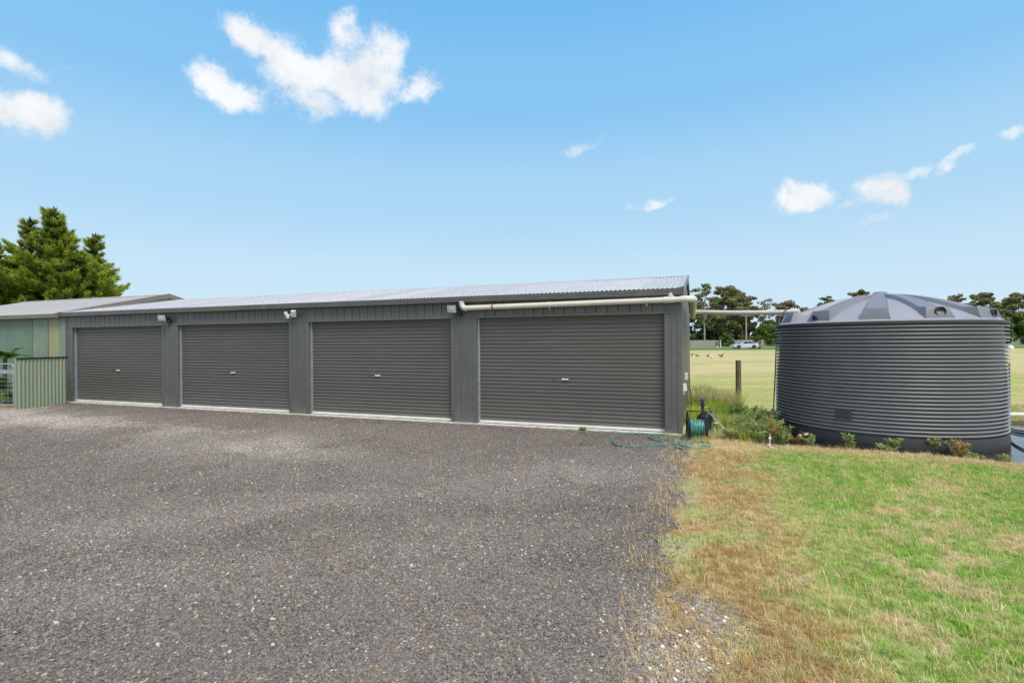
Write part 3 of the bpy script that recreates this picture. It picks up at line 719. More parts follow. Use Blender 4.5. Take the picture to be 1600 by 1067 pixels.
# junction boxes on the side wall
jb = thing('power_socket_box', 'pale weatherproof socket box low on the shed side wall near the corner', 'socket box', sl(XR + .018, .10, .83), -PHI)
b = MB(); b.add([(0, -.05, -.075), (0, .05, -.075), (0, .05, .075), (0, -.05, .075), (.07, -.045, -.05), (.07, .045, -.05), (.055, .045, .07), (.055, -.045, .07)], [(0, 1, 2, 3), (4, 7, 6, 5), (0, 4, 5, 1), (1, 5, 6, 2), (2, 6, 7, 3), (3, 7, 4, 0)])
b.build('cover', M['white'], jb, bevel=.006); b = MB(); b.box(.0, .03, -.03, .03, -.11, -.075); b.build('conduit_entry', M['white'], jb)
jb = thing('power_socket_box', 'pale socket box with a black lead further back on the shed side wall', 'socket box', sl(XR + .018, .95, .98), -PHI)
b = MB(); b.box(0, .06, -.05, .05, -.07, .07); b.build('cover', M['white'], jb, bevel=.008)
b = MB(); b.tube(crom([(.05, 0, -.04), (.09, 0, -.07), (.10, .01, -.25), (.13, .02, -.5), (.10, -.2, -.75), (.12, -.35, -.93)], 6), .008, 6); b.build('power_lead', M['black'], jb)

# ------------------------------------------------------------------ green shed on the left
GO = SO + UX * (XL - .13) + UY * .0
gs = thing('green_shed', 'faded green corrugated shed with a weathered low-pitched roof, left of the grey shed', 'shed', (GO.x, GO.y, 0), -PHI)
GL = 8.3; GR = 3.2; gEz, gRz = 2.575, 3.40
def ribbed(x0, x1, z0_, z1_, pitch, m, name, y=0, amp=.012):
    b = MB(); xs = []; x = x0
    while x < x1 - 1e-6:
        for (dx, dy) in ((0, 0), (.06, -amp), (.18, -amp), (.24, 0)): 
            if x + dx * pitch / .35 < x1: xs.append((x + dx * pitch / .35, dy))
        x += pitch
    xs.append((x1, 0)); vs = []
    for (xx, dy) in xs: vs += [(xx, y + dy, z0_), (xx, y + dy, z1_)]
    b.add(vs, [(2 * i, 2 * i + 2, 2 * i + 3, 2 * i + 1) for i in range(len(xs) - 1)])
    return b.build(name, m, gs)
edges = [(-.001, 0.0), (-.14, 1), (-.36, 2), (-.70, 3), (-1.15, 3)]
segs = [(-.12, .075, 'green'), (-.42, -.122, 'ygreen'), (-.44, -.422, 'brown'), (-.90, -.442, 'green'), (-.915, -.902, 'brown'), (-1.75, -.917, 'greend'), (-2.6, -1.752, 'greend'), (-3.45, -2.602, 'green'), (-4.3, -3.452, 'greend'), (-5.15, -4.302, 'green'), (-6.0, -5.152, 'greend'), (-6.85, -6.002, 'green'), (-7.7, -6.852, 'greend'), (-8.1, -7.702, 'green')]
# measured seams in the photo widen away from the corner
sc_ = 1.55
for (x0, x1, m) in segs:
    x0 *= sc_; x1 *= sc_
    if x0 < -GL + .1: x0 = -GL + .1
    if x1 <= x0: continue
    if x1 > 0: x1 = .115
    if m == 'brown':
        b = MB(); b.box(x0, x1, -.016, .0, 0, 2.45); b.build('wall_seam', M['barge'], gs)
    else: ribbed(x0, x1, 0, 2.46, .105, M[m], 'wall_panel')
b = MB(); b.box(-GL + .1, -.03, .03, .08, 0, 2.46); b.build('wall_frame', M['dark'], gs)
b = MB(); b.box(-GL + .1, -GL + .14, .08, 6.3, 0, 2.5); b.build('end_wall', M['green'], gs)
b = MB(); b.box(-.07, -.03, .08, 6.3, 0, 2.5); b.build('end_wall', M['green'], gs)
b = MB(); b.box(-GL + .1, -.03, 6.26, 6.3, 0, 2.5); b.build('rear_wall', M['green'], gs)
fr = sheet(-.16, gEz, GR, gRz, .762, 10, .009).build('roof_sheet', M['oldroof'], gs, smooth=True, angle=80)
bk = sheet(GR, gRz, 6.5, gEz, .762, 10, .009).build('roof_sheet', M['oldroof'], gs, smooth=True, angle=80)
for i in range(11):
    for pr in (fr, bk):
        c = pr if i == 0 else pr.copy()
        if i: COL.objects.link(c)
        c.location = (-GL + i * .755 + .02, 0, .002 * (i % 2)); 
b = MB()
for (y, z) in ((GR - .14, -.02), (GR, .028), (GR + .14, -.02)):
    pass
vs = []
for (y, z) in ((GR - .16, -.022), (GR, .030), (GR + .16, -.022)):
    for x in (-GL, .05): vs.append((x, y, gRz + z))
b.add(vs, [(0, 1, 3, 2), (2, 3, 5, 4)]); b.build('ridge_cap', M['oldroof'], gs)
b = MB(); b.box(-GL, .02, -.165, -.145, gEz - .115, gEz - .012); b.box(-GL, .02, -.145, .0, gEz - .115, gEz - .10); b.build('eave_fascia', M['barge'], gs, bevel=.004)
for (ya, za, yb, zb) in ((-.17, gEz, GR, gRz), (6.5, gEz, GR, gRz)):
    b = MB(); x = .03
    q = [(x, ya, za - .12), (x + .03, ya, za - .12), (x + .03, ya, za + .025), (x, ya, za + .025), (x, yb, zb - .12), (x + .03, yb, zb - .12), (x + .03, yb, zb + .032), (x, yb, zb + .032)]
    b.add(q, [(0, 1, 2, 3), (4, 7, 6, 5), (0, 4, 5, 1), (1, 5, 6, 2), (2, 6, 7, 3), (3, 7, 4, 0)]); b.build('barge_board', M['barge'], gs)
    b = MB(); q = [(x - .14, ya, za + .014), (x + .031, ya, za + .028), (x + .031, yb, zb + .036), (x - .14, yb, zb + .018)]
    b.add(q, [(0, 1, 2, 3)]); b.build('barge_capping', M['oldroof'], gs)
b = MB(); b.add([(0.0, .1, 2.45), (0, 6.3, 2.45), (0, GR, gRz - .06)], [(0, 1, 2)]); b.build('gable_panel', M['green'], gs)

# low brown roof peeping over behind
q = atY(300, 468, 23.5); br = thing('brown_roofed_shed', 'low shed with a rust brown roof just showing behind the ridge of the green shed', 'shed', (q.x, q.y, 0), -PHI)
b = MB(); b.box(-2.2, 1.4, 0, 2.5, 0, q.z - .35); b.build('walls', M['green'], br)
b = MB(); zt = q.z; b.add([(-2.4, -.2, zt - .32), (1.6, -.2, zt - .32), (1.3, 1.25, zt + .02), (-1.9, 1.25, zt + .12), (-2.4, 2.7, zt - .3), (1.6, 2.7, zt - .3), (-2.4, -.2, zt - .38), (1.6, -.2, zt - .38), (-2.4, 2.7, zt - .36), (1.6, 2.7, zt - .36)],
      [(0, 1, 2, 3), (3, 2, 5, 4), (0, 3, 4), (1, 5, 2), (6, 7, 1, 0), (8, 4, 5, 9), (6, 0, 4, 8), (7, 9, 5, 1), (6, 8, 9, 7)]); b.build('roof', M['brown'], br)

# short sage green fence panel
f0 = at(28.5, 640, 0); f1 = at(104, 630.5, 0)
fdir = (f1 - f0).normalized(); fl = (f1 - f0).length; fang = math.atan2(fdir.y, fdir.x)
fp = thing('corrugated_fence_panel', 'short sage green corrugated fence panel with a dark top rail beside the gate', 'fence panel', f0, fang)
nc = 13
b = MB(); vs = []; m_ = nc * 8 + 1
for z in (.0, 1.30):
    for i in range(m_):
        a_ = i / 8 * 2 * math.pi; vs.append((fl * i / (m_ - 1), .016 * math.cos(a_), z))
b.add(vs, [(i, i + 1, m_ + i + 1, m_ + i) for i in range(m_ - 1)]); b.build('corrugated_sheet', M['pgreen'], fp, smooth=True, angle=80)
b = MB(); b.box(-.02, fl + .05, .02, .06, 1.27, 1.335); b.box(-.02, fl + .03, -.022, .02, 1.302, 1.335); b.build('top_rail', M['black'], fp)
b = MB(); b.box(-.03, .03, .02, .07, 0, 1.32); b.build('post', M['pgreen'], fp); b = MB(); b.box(fl - .04, fl + .02, .02, .07, 0, 1.32); b.build('post', M['pgreen'], fp)
# tubular gate
g0 = at(21.5, 638, 0)
gt_ = thing('tubular_gate', 'galvanised tube and wire farm gate at the far left edge', 'gate', g0, R(172))
gw = 2.4; gh = 1.17
b = MB(); fr_ = crom([(0, 0, .07), (0, 0, .4), (0, 0, gh - .12), (.03, 0, gh - .03), (.12, 0, gh), (.5, 0, gh), (gw - .12, 0, gh), (gw - .03, 0, gh - .03), (gw, 0, gh - .12), (gw, 0, .07)], 5)
b.tube(fr_, .017, 10); b.tube([(0, 0, .09), (gw, 0, .09)], .016, 10); b.tube([(gw / 2, 0, .09), (gw / 2, 0, gh)], .014, 8); b.build('frame', M['galv'], gt_, smooth=True)
for k_ in range(9):
    z = .18 + k_ * .105
    b = MB(); b.tube([(0, 0, z), (gw, 0, z)], .0032, 6); b.build('wire', M['galv'], gt_)
for k_ in range(7):
    x = .17 + k_ * .30; b = MB(); b.tube([(x, .005, .09), (x, .005, gh)], .0032, 6); b.build('wire', M['galv'], gt_)
b = MB(); b.box(-.07, .55, -.03, -.02, gh - .25, gh - .15); b.build('latch_plate', M['galv'], gt_, bevel=.003)
b = MB(); ch = [(-.10 + .006 * math.sin(i), .0, gh - .05 - .025 * i) for i in range(9)]; b.tube(ch, [.010 if i % 2 else .004 for i in range(9)], 6); b.build('chain', M['galv'], gt_)
b = MB(); b.box(-.15, 3.2, -.06, .05, -.03, .055, M=Matrix.Translation((-3.1, .0, 0))); 
ed = b.build('timber_edging', M['sleeper'], None, bevel=.006); ed.location = g0 + Vector((0, .05, 0)); ed.rotation_euler = (0, 0, R(-8)); tag(ed, 'orange-brown timber edging lying under the farm gate', 'edging')

# ------------------------------------------------------------------ water tank
tk = thing('water_tank', 'big round dark grey ribbed plastic rainwater tank standing in a puddle', 'water tank', (TC.x, TC.y, 0))
NR = 29; z0t, z1t = .205, 1.895; pit = (z1t - z0t) / NR
b = MB(); b.lathe([(TR - .005, -.06), (TR + .006, -.05), (TR + .006, .10), (TR, .17), (TR - .006, z0t - .004), (TR - .05, z0t)], 144); b.build('base_band', M['tankd'], tk, smooth=True, angle=62)
prof = [(TR - .05, z0t + .0005)]
for i in range(NR):
    zb = z0t + i * pit
    # rounded rib: flat underside, sloping shoulder catching the sky
    prof += [(TR - .058, zb + .001), (TR - .062, zb + .024), (TR - .045, zb + .0275), (TR - .002, zb + .0285), (TR + .009, zb + .031), (TR + .010, zb + .0355), (TR + .004, zb + .043), (TR - .010, zb + .050), (TR - .036, zb + .0572)]
prof += [(TR - .022, z1t + .004)]
b = MB(); b.lathe(prof, 144); b.build('ribbed_wall', M['tank'], tk, smooth=True, angle=62)
def dome(r): return 1.945 + .475 * (1 - (r / TR) ** 1.85)
b = MB(); b.lathe([(TR - .024, z1t + .001), (TR + .006, z1t + .006), (TR + .012, z1t + .02), (TR + .012, z1t + .05), (TR + .002, z1t + .062), (TR - .012, 1.958)], 144); b.build('rim', M['tankd'], tk, smooth=True)
pr = [(r, dome(r)) for r in np.linspace(TR - .015, .02, 26)] + [(0.0, dome(0))]
b = MB(); b.lathe(pr, 144); b.build('lid', M['dome'], tk, smooth=True)
cam_ang = math.atan2(-TC.y, -TC.x)
ribp = None
def rib():
    b = MB(); rs = list(np.linspace(.10, 1.30, 13)) + [1.36, 1.50, 1.575]
    vs = []
    for r in rs:
        w_ = .045 + .105 * (r / 1.5) ; wb = w_ + .045
        h = dome(r) + .058
        if r > 1.33: h = dome(1.30) + .058 - (r - 1.30) * .08
        if r > 1.55: h = dome(r) - .004
        if r > 1.51: w_ = wb
        zb = dome(r) - .02
        vs += [(r, -wb, zb), (r, -w_, h), (r, w_, h), (r, wb, zb)]
    n = len(rs); fs = []
    for i in range(n - 1):
        for k_ in range(3): fs.append((4 * i + k_, 4 * i + k_ + 1, 4 * i + 5 + k_, 4 * i + 4 + k_))
    fs += [(0, 3, 2, 1), (4 * n - 4, 4 * n - 3, 4 * n - 2, 4 * n - 1)]
    return b.add(vs, fs)
for i in range(12):
    if ribp is None: c = ribp = rib().build('lid_rib', M['domer'], tk, smooth=True, angle=25); 
    else: c = ribp.copy(); COL.objects.link(c)
    c.rotation_euler = (0, 0, cam_ang + R(30) * i + R(-2.5))
b = MB(); b.lathe([(.16, dome(.1) + .0), (.145, dome(.1) + .052), (.125, dome(0) + .062), (.085, dome(0) + .10), (.0, dome(0) + .105)], 12); b.build('lid_crown', M['domer'], tk, smooth=True)
def rimang(px):
    a, _ = px_dir(px, 500); best = None
    for k_ in range(3600):
        an = cam_ang - math.pi / 2 + math.pi * k_ / 3600
        x = TC.x + 1.52 * math.cos(an); y = TC.y + 1.52 * math.sin(an); e = abs(x / y - a)
        if best is None or e < best[0]: best = (e, an)
    return best[1]
for (px, r_r, zc, rad) in ((1468, 1.50, 2.085, .075), (1548, 1.52, 2.06, .07), (1277, 1.54, 2.045, .04)):
    an = rimang(px); Mx = Matrix.Rotation(an, 4, 'Z') @ Matrix.Translation((r_r, 0, zc)) @ Matrix.Rotation(R(90), 4, 'Y')
    b = MB(); b.lathe([(rad, -.16), (rad, .055), (rad * .86, .058), (rad * .82, .03), (0, .03)], 24, M=Mx); b.build('overflow_port', [M['tankd']], tk, smooth=True)
an = rimang(1224); r0 = 1.50
b = MB(); b.lathe([(.17, 0), (.185, .01), (.185, .17), (.17, .18), (.0, .185)], 24, (1.30 * math.cos(math.atan2(T2.y - TC.y, T2.x - TC.x)), 1.30 * math.sin(math.atan2(T2.y - TC.y, T2.x - TC.x)), 2.03)); b.build('inlet_strainer', M['tankd'], tk, smooth=True)
q = Vector((T2.x - TC.x - .25, T2.y - TC.y - .05, 0)); q = q.normalized() * 1.62
b = MB(); b.box(q.x - .02, q.x + .16, q.y - .1, q.y + .1, 1.93, 2.15); b.build('inlet_box', M['black'], tk, bevel=.01)
# label plate
def tank_at(px, r=TR):
    a, _ = px_dir(px, 600); best = None
    for k_ in range(3600):
        an = cam_ang - math.pi / 2 + math.pi * k_ / 3600
        x = TC.x + r * math.cos(an); y = TC.y + r * math.sin(an); e = abs(x / y - a)
        if best is None or e < best[0]: best = (e, an, y)
    return best[1], best[2]
an, yy = tank_at(1318); zc = atY(1318, 646, yy).z
b = MB(); b.box(TR - .03, TR + .017, -.11, .11, -.085, .085, M=Matrix.Rotation(an, 4, 'Z') @ Matrix.Translation((0, 0, zc))); b.build('blank_plate', M['tankd'], tk, bevel=.006)
# outlet valve near the base
an, yy = tank_at(1262); Mx = Matrix.Rotation(an, 4, 'Z')
b = MB(); b.tube([Mx @ Vector((TR - .02, 0, .09)), Mx @ Vector((TR + .16, 0, .07)), Mx @ Vector((TR + .20, .0, .07))], .026, 12); b.build('outlet_pipe', M['pvc'], tk, smooth=True)
b = MB(); b.tube([Mx @ Vector((TR + .10, 0, .075)), Mx @ Vector((TR + .17, 0, .07))], .034, 12); b.box(-.01, .01, -.05, .05, .03, .045, M=Mx @ Matrix.Translation((TR + .13, 0, .09))); b.build('brass_valve', M['brass'], tk, smooth=True)
# black poly line hanging down the tank's left side
hp = [T2 - (T2 - T1).normalized() * .22 + Vector((0, 0, .055)), atY(1222, 491, 10.2), atY(1217, 505, 10.0), atY(1213, 540, 9.95), atY(1211, 590, 9.9), atY(1209, 640, 9.85), at(1213, 668, .03)]
b = MB(); b.tube(crom(hp, 8), .0105, 8); o = b.build('black_poly_line', M['blackr'], None, smooth=True); tag(o, 'thin black water line hanging down the left side of the big tank', 'hose')
# white pipe on the ground behind the tank
q0 = at(1186, 645, .09); q1 = at(1625, 648, .09)
b = MB(); b.tube([q0, q1 + (q1 - q0) * .25], .05, 14); o = b.build('ground_pipe', M['pvc'], None, smooth=True); tag(o, 'white pipe lying on the ground behind the big tank', 'pipe')
# black hoses in the puddle
for i, pts in enumerate(([(1578, 669), (1590, 672), (1608, 674), (1640, 676)], [(1577, 673), (1590, 677), (1606, 680), (1640, 690)], [(1574, 684), (1584, 693), (1600, 702), (1630, 712)])):
    b = MB(); b.tube(crom([at(x, y, -.012) for x, y in pts], 6), .014, 8); o = b.build('black_hose', M['blackr'], None, smooth=True)
    tag(o, ['thin black hose at the far side of the puddle right of the tank', 'black hose lying in the middle of the puddle right of the tank', 'nearest black hose curling from the tank base into the puddle'][i], 'hose', 'black hoses in the puddle')

# ------------------------------------------------------------------ hose, reel and pump
gh_ = []
p1 = [(1092, 691), (1075, 687), (1050, 682), (1020, 677.5), (988, 676), (966, 680), (956.5, 688), (965, 695), (990, 697.5), (1025, 696), (1055, 693.5), (1080, 690.5), (1096, 691), (1108, 694)]
p2 = [(1108, 694), (1113, 698), (1103, 701.5), (1080, 699.5), (1055, 693), (1030, 689), (1014, 683), (1018, 678.5), (1036, 677.5), (1058, 682), (1078, 690), (1095, 697), (1107, 699), (1110, 695), (1098, 690), (1082, 684)]
p3 = [(1082, 684), (1066, 688), (1052, 694), (1062, 700), (1085, 701), (1100, 697), (1094, 690), (1074, 687), (1058, 684), (1044, 687), (1048, 692), (1068, 695), (1090, 693), (1103, 688), (1098, 684)]
p2 = p2 + p3[1:]
pts = [at(x, y, .014 + .012 * (i % 3 == 1)) for i, (x, y) in enumerate(p1 + p2[1:])]
for p_ in pts: p_.z += float(ground_z(np.array([p_.x]), np.array([p_.y]))[0])
b = MB(); b.tube(crom(pts, 9), .0105, 8); o = b.build('garden_hose', M['teal'], None, smooth=True); tag(o, 'teal garden hose looped loosely on the gravel at the shed corner', 'hose')

rb = at(1089, 687, 0); hr = thing('hose_reel_cart', 'black framed hose reel cart wound with teal hose at the shed corner', 'hose reel', rb, R(-12))
def ring(c, r, rad, n=24, axis='x'):
    o_ = []
    for k_ in range(n):
        a_ = 2 * math.pi * k_ / n
        o_.append((c[0], c[1] + r * math.cos(a_), c[2] + r * math.sin(a_)))
    return o_
for sx in (-.15, .15):
    b = MB(); b.tube(crom([(sx, -.14, .012), (sx, -.145, .2), (sx * 1.02, -.10, .42), (sx, 0, .47), (sx, .10, .42), (sx, .15, .2), (sx, .16, .012)], 5), .0115, 8); b.build('side_frame', M['black'], hr, smooth=True)
    b = MB(); b.tube(ring((sx * .86, 0, .21), .165, 0), .009, 8, closed=True)
    for k_ in range(6):
        a_ = math.pi * k_ / 6; b.tube([(sx * .86, .165 * math.cos(a_), .21 + .165 * math.sin(a_)), (sx * .86, -.165 * math.cos(a_), .21 - .165 * math.sin(a_))], .006, 6)
    b.build('drum_flange', M['black'], hr, smooth=True)
b = MB(); b.tube([(-.15, 0, .47), (-.15, .0, .485), (.15, 0, .485), (.15, 0, .47)], .011, 8); b.tube([(-.15, -.14, .03), (.15, -.14, .03)], .011, 8); b.tube([(-.15, .155, .03), (.15, .155, .03)], .011, 8); b.build('cross_bar', M['black'], hr, smooth=True)
b = MB(); b.tube([(-.15, 0, .21), (.19, 0, .21)], .035, 12); b.tube([(.19, 0, .21), (.19, .0, .33), (.24, 0, .33)], .010, 8); b.build('crank_axle', M['black'], hr, smooth=True)
for L_, (r_, nn_) in enumerate(((.075, 10), (.100, 10), (.126, 9))):
    b = MB(); hp = []
    for k_ in range(nn_ * 20):
        a_ = k_ / 20 * 2 * math.pi; f_ = k_ / (nn_ * 20)
        hp.append((-.112 + .224 * f_ + random.uniform(-.003, .003), (r_ + .006 * math.sin(k_ * .13)) * math.cos(a_), .21 + (r_ + .006 * math.sin(k_ * .07)) * math.sin(a_)))
    b.tube(hp, .0108, 6); b.build('wound_hose', M['teal2'] if L_ == 2 else M['teal'], hr, smooth=True)
b = MB(); b.box(.07, .15, -.185, -.13, .045, .085); b.build('red_fitting', M['red'], hr, bevel=.006)
b = MB(); b.tube(crom([(.16, -.1, .05), (.3, -.05, .03), (.45, .0, .02), (.5, .08, .015)], 5), .008, 6); b.build('connector_hose', M['black'], hr, smooth=True)

pb = at(1103, 678, 0); pu = thing('water_pump', 'black water pump with a tall blue-capped filter standing behind the hose reel', 'water pump', pb, R(10))
b = MB(); b.lathe([(.0, -.13), (.075, -.13), (.10, -.10), (.105, 0), (.10, .08), (.06, .12), (0, .125)], 24, M=Matrix.Translation((-.02, 0, .26)) @ Matrix.Rotation(R(90), 4, 'X')); b.build('motor_casing', M['black'], pu, smooth=True)
for k_ in range(5):
    b = MB(); b.tube([(-.02 + .108 * math.cos(a_), -.08 + .035 * k_, .26 + .108 * math.sin(a_)) for a_ in np.linspace(0, 2 * math.pi, 24, endpoint=False)], .005, 6, closed=True); b.build('cooling_fin', M['black'], pu)
b = MB(); b.box(-.12, .10, -.12, .12, 0, .03); b.box(-.08, -.04, -.08, .08, .03, .18); b.box(.02, .06, -.08, .08, .03, .18); b.build('pump_foot', M['black'], pu, bevel=.005)
b = MB(); b.lathe([(.026, .34), (.03, .36), (.03, .40), (.024, .41), (.024, .50), (.036, .51), (.036, .545), (.022, .55), (.022, .585)], 16, (-.06, 0, 0)); b.build('riser_pipe', M['black'], pu, smooth=True)
b = MB(); b.lathe([(.03, .585), (.034, .59), (.034, .635), (.028, .645), (0, .65)], 16, (-.06, 0, 0)); b.build('blue_cap', M['blue'], pu, smooth=True)
b = MB(); b.tube(crom([(-.03, 0, .48), (.03, -.01, .485), (.07, -.01, .46), (.09, -.01, .42)], 5), .012, 8); b.build('brass_tap', M['brass'], pu, smooth=True)
b = MB(); b.lathe([(.016, 0), (.022, .01), (.022, .05), (.014, .06)], 12, (.09, -.01, .37)); b.build('blue_connector', M['blue'], pu, smooth=True)
b = MB(); b.tube(crom([(.09, -.01, .37), (.10, -.01, .30), (.14, -.02, .2), (.20, -.03, .06), (.24, -.06, .02), (.34, -.12, .015)], 6), .0115, 8); b.build('delivery_hose', M['teal'], pu, smooth=True)
b = MB(); b.tube(crom([(.06, .0, .32), (.09, .0, .22), (.08, .0, .12), (.15, -.02, .03)], 6), .010, 8); b.build('teal_loop', M['teal2'], pu, smooth=True)
for (e0, e1) in (((-.02, -.14, .40), (.30, -.26, .02)), ((.10, -.03, .33), (.38, -.16, .02))):
    b = MB(); b.tube([e0, e1], .0075, 6); b.build('steel_stay', M['galv'], pu)
b = MB(); b.box(-.09, .09, -.05, .05, 0, .012, M=Matrix.Translation((.24, .12, .17)) @ Matrix.Rotation(R(6), 4, 'Y')); b.box(-.012, .012, -.012, .012, -.17, 0, M=Matrix.Translation((.24, .12, .17))); b.build('white_tray', M['white'], pu)
# little white tap stand at the puddle's edge
tp = thing('white_tap_fitting', 'small white pipe fitting standing in the weeds at the near edge of the puddle', 'tap', at(1203, 702, -.01))
b = MB(); b.tube([(0, 0, -.03), (0, 0, .18)], .009, 8); b.tube([(0, 0, .03), (.045, -.01, .03)], .012, 8); b.tube([(-.0, 0, .07), (-.035, 0, .07)], .01, 8); b.build('stem', M['white'], tp, smooth=True)
b = MB(); b.tube(crom([(0, 0, .18), (.003, .0, .21), (.008, .01, .24)], 4), .005, 6); b.box(-.02, .02, -.012, .012, .165, .19); b.build('riser', M['white'], tp)

# timber post and star picket
ps = at(1154, 627, 0); po = thing('fence_post', 'weathered round timber post standing alone between shed and tank', 'post', ps)
b = MB(); b.lathe([(.076, -.05), (.074, .3), (.072, .8), (.071, 1.10), (.066, 1.125), (0, 1.13)], 18); o = b.build('shaft', M['wood'], po, smooth=True)
q = at(1577.5, 640, 0); b = MB(); b.box(-.018, .018, -.004, .004, -.1, 1.12); b.box(-.004, .004, -.02, 0, -.1, 1.12); o = b.build('star_picket', M['barkd'], None); o.location = q; tag(o, 'thin dark steel picket at the right edge of the tank', 'post')

# ------------------------------------------------------------------ far things: fence, car, birds, poles
def paling_fence(pa, pb, Y, label):
    x0 = px_dir(pa, 540)[0] * Y; x1 = px_dir(pb, 540)[0] * Y
    r = thing('paling_fence', label, 'fence', (x0, Y, 0), 0, 'grey paling fences across the paddock')
    b = MB(); x = 0; L_ = x1 - x0
    while x < L_:
        h = 1.68 + random.uniform(-.05, .05); b.box(x, x + .19, -.02, .0, .03, h); x += .20
    tag(b.build('paling', M['paling'], r), kind='stuff')
    for zz in (.35, 1.35):
        b = MB(); b.box(0, L_, .0, .06, zz, zz + .09); b.build('rail', M['paling'], r)
    b = MB(); x = 0
    while x < L_: b.box(x, x + .12, .06, .16, 0, 1.8); x += 3
    tag(b.build('post', M['paling'], r), kind='stuff')
paling_fence(1000, 1118, 137, 'weathered grey paling fence across the road, nearest the shed corner')
paling_fence(1119.2, 1240, 138.5, 'weathered grey paling fence across the road behind the silver car')
paling_fence(1245, 1700, 140, 'long grey paling fence across the road, showing right of the tank')

def car():
    q = at(1163.5, 543.6, .03); c = thing('silver_car', 'silver-white four-door sedan passing on the far road', 'car', (q.x, 97.6, .034), 0)
    q = at(1163.5, 544, 0); c.location.x = px_dir(1163.5, 541)[0] * 97.6
    Lh = 2.42; W = .9
    # body sections along x: (x, zbottom, zshoulder, halfwidth)
    S = [(-2.42, .38, .62, .60), (-2.36, .26, .72, .78), (-2.0, .20, .80, .87), (-1.3, .18, .88, .90), (-.6, .18, .93, .91), (.4, .18, .95, .91), (1.3, .18, .98, .90), (1.9, .22, 1.02, .87), (2.3, .30, 1.0, .80), (2.42, .42, .90, .68)]
    b = MB(); vs = []
    for (x, zb, zs, w_) in S:
        vs += [(x, -w_ * .92, zb), (x, -w_, (zb + zs) / 2), (x, -w_ * .93, zs), (x, 0, zs + .05), (x, w_ * .93, zs), (x, w_, (zb + zs) / 2), (x, w_ * .92, zb)]
    n = 7; m_ = len(S); fs = [(i * n + k_, i * n + (k_ + 1) % n, (i + 1) * n + (k_ + 1) % n, (i + 1) * n + k_) for i in range(m_ - 1) for k_ in range(n)] + [tuple(range(n)), tuple(range((m_ - 1) * n, m_ * n))]
    b.add(vs, fs); b.build('body', M['carw'], c, smooth=True, angle=35)
    cab = [(-1.15, .93), (-.35, 1.36), (.15, 1.44), (.75, 1.43), (1.25, 1.32), (1.95, 1.03)]
    b = MB(); vs = []
    for (x, z) in cab: vs += [(x, -.70 if z > 1.1 else -.82, z), (x, .70 if z > 1.1 else .82, z), (x, -.83, .92), (x, .83, .92)]
    fs = []
    for i in range(len(cab) - 1):
        a_, d_2 = 4 * i, 4 * i + 4; fs += [(a_, a_ + 1, d_2 + 1, d_2), (a_, d_2, d_2 + 2, a_ + 2), (a_ + 1, a_ + 3, d_2 + 3, d_2 + 1)]
    b.add(vs, fs, 0); b.build('glasshouse', M['glass'], c)
    b = MB(); rf = [(-.38, 1.365), (.15, 1.455), (.75, 1.445), (1.28, 1.33), (1.9, 1.06)]; vs = []
    for (x, z) in rf: vs += [(x, -.72, z + .012), (x, .72, z + .012), (x, -.73, z - .05), (x, .73, z - .05)]
    fs = []
    for i in range(3):
        a_, d_2 = 4 * i, 4 * i + 4; fs += [(a_, a_ + 1, d_2 + 1, d_2), (a_, d_2, d_2 + 2, a_ + 2), (a_ + 1, a_ + 3, d_2 + 3, d_2 + 1)]
    fs += [(0, 2, 3, 1)]
    b.add(vs, fs); b.build('roof', M['carw'], c, smooth=True)
    for (xa, za, xb, zb) in ((-1.18, .93, -.36, 1.37), (.30, .93, .36, 1.42), (1.1, .95, .95, 1.38), (2.0, 1.0, 1.26, 1.33)):
        for sy in (-1, 1):
            b = MB(); b.tube([(xa, sy * .845, za), (xb, sy * .72, zb)], .035, 6); b.build('window_pillar', M['carw'], c)
    for x in (-1.5, 1.38):
        for sy in (-1, 1):
            b = MB(); Mx = Matrix.Translation((x, sy * .82, .325)) @ Matrix.Rotation(R(90), 4, 'X')
            b.lathe([(.22, -.11), (.31, -.11), (.33, -.08), (.33, .08), (.31, .11), (.22, .11)], 24, M=Mx); wv = b.build('wheel', M['tyre'], c, smooth=True)
            b = MB(); b.lathe([(.0, -.10), (.06, -.105), (.20, -.09), (.225, -.112), (.225, .112), (.20, .09), (.06, .105), (0, .10)], 20, M=Mx); b.build('rim', M['rim'], wv, smooth=True)
            b = MB(); b.tube([(x + .40 * math.cos(a_), sy * .905, .325 + .40 * math.sin(a_)) for a_ in np.linspace(0, math.pi, 14)], .03, 6); b.build('wheel_arch', M['black'], c)
    for sy in (-1, 1):
        b = MB(); b.box(-2.40, -2.15, sy * .72 - .1, sy * .72 + .1, .60, .72); b.build('headlight', M['lens'], c, bevel=.02)
        b = MB(); b.box(2.20, 2.41, sy * .68 - .12, sy * .68 + .12, .80, .92); b.build('tail_light', M['red'], c, bevel=.02)
    for sy in (-1, 1):
        b = MB(); b.box(-.85, -.68, sy * .93 - .07, sy * .93 + .07, .96, 1.08); b.build('door_mirror', M['carw'], c, bevel=.02)
    return c
car()

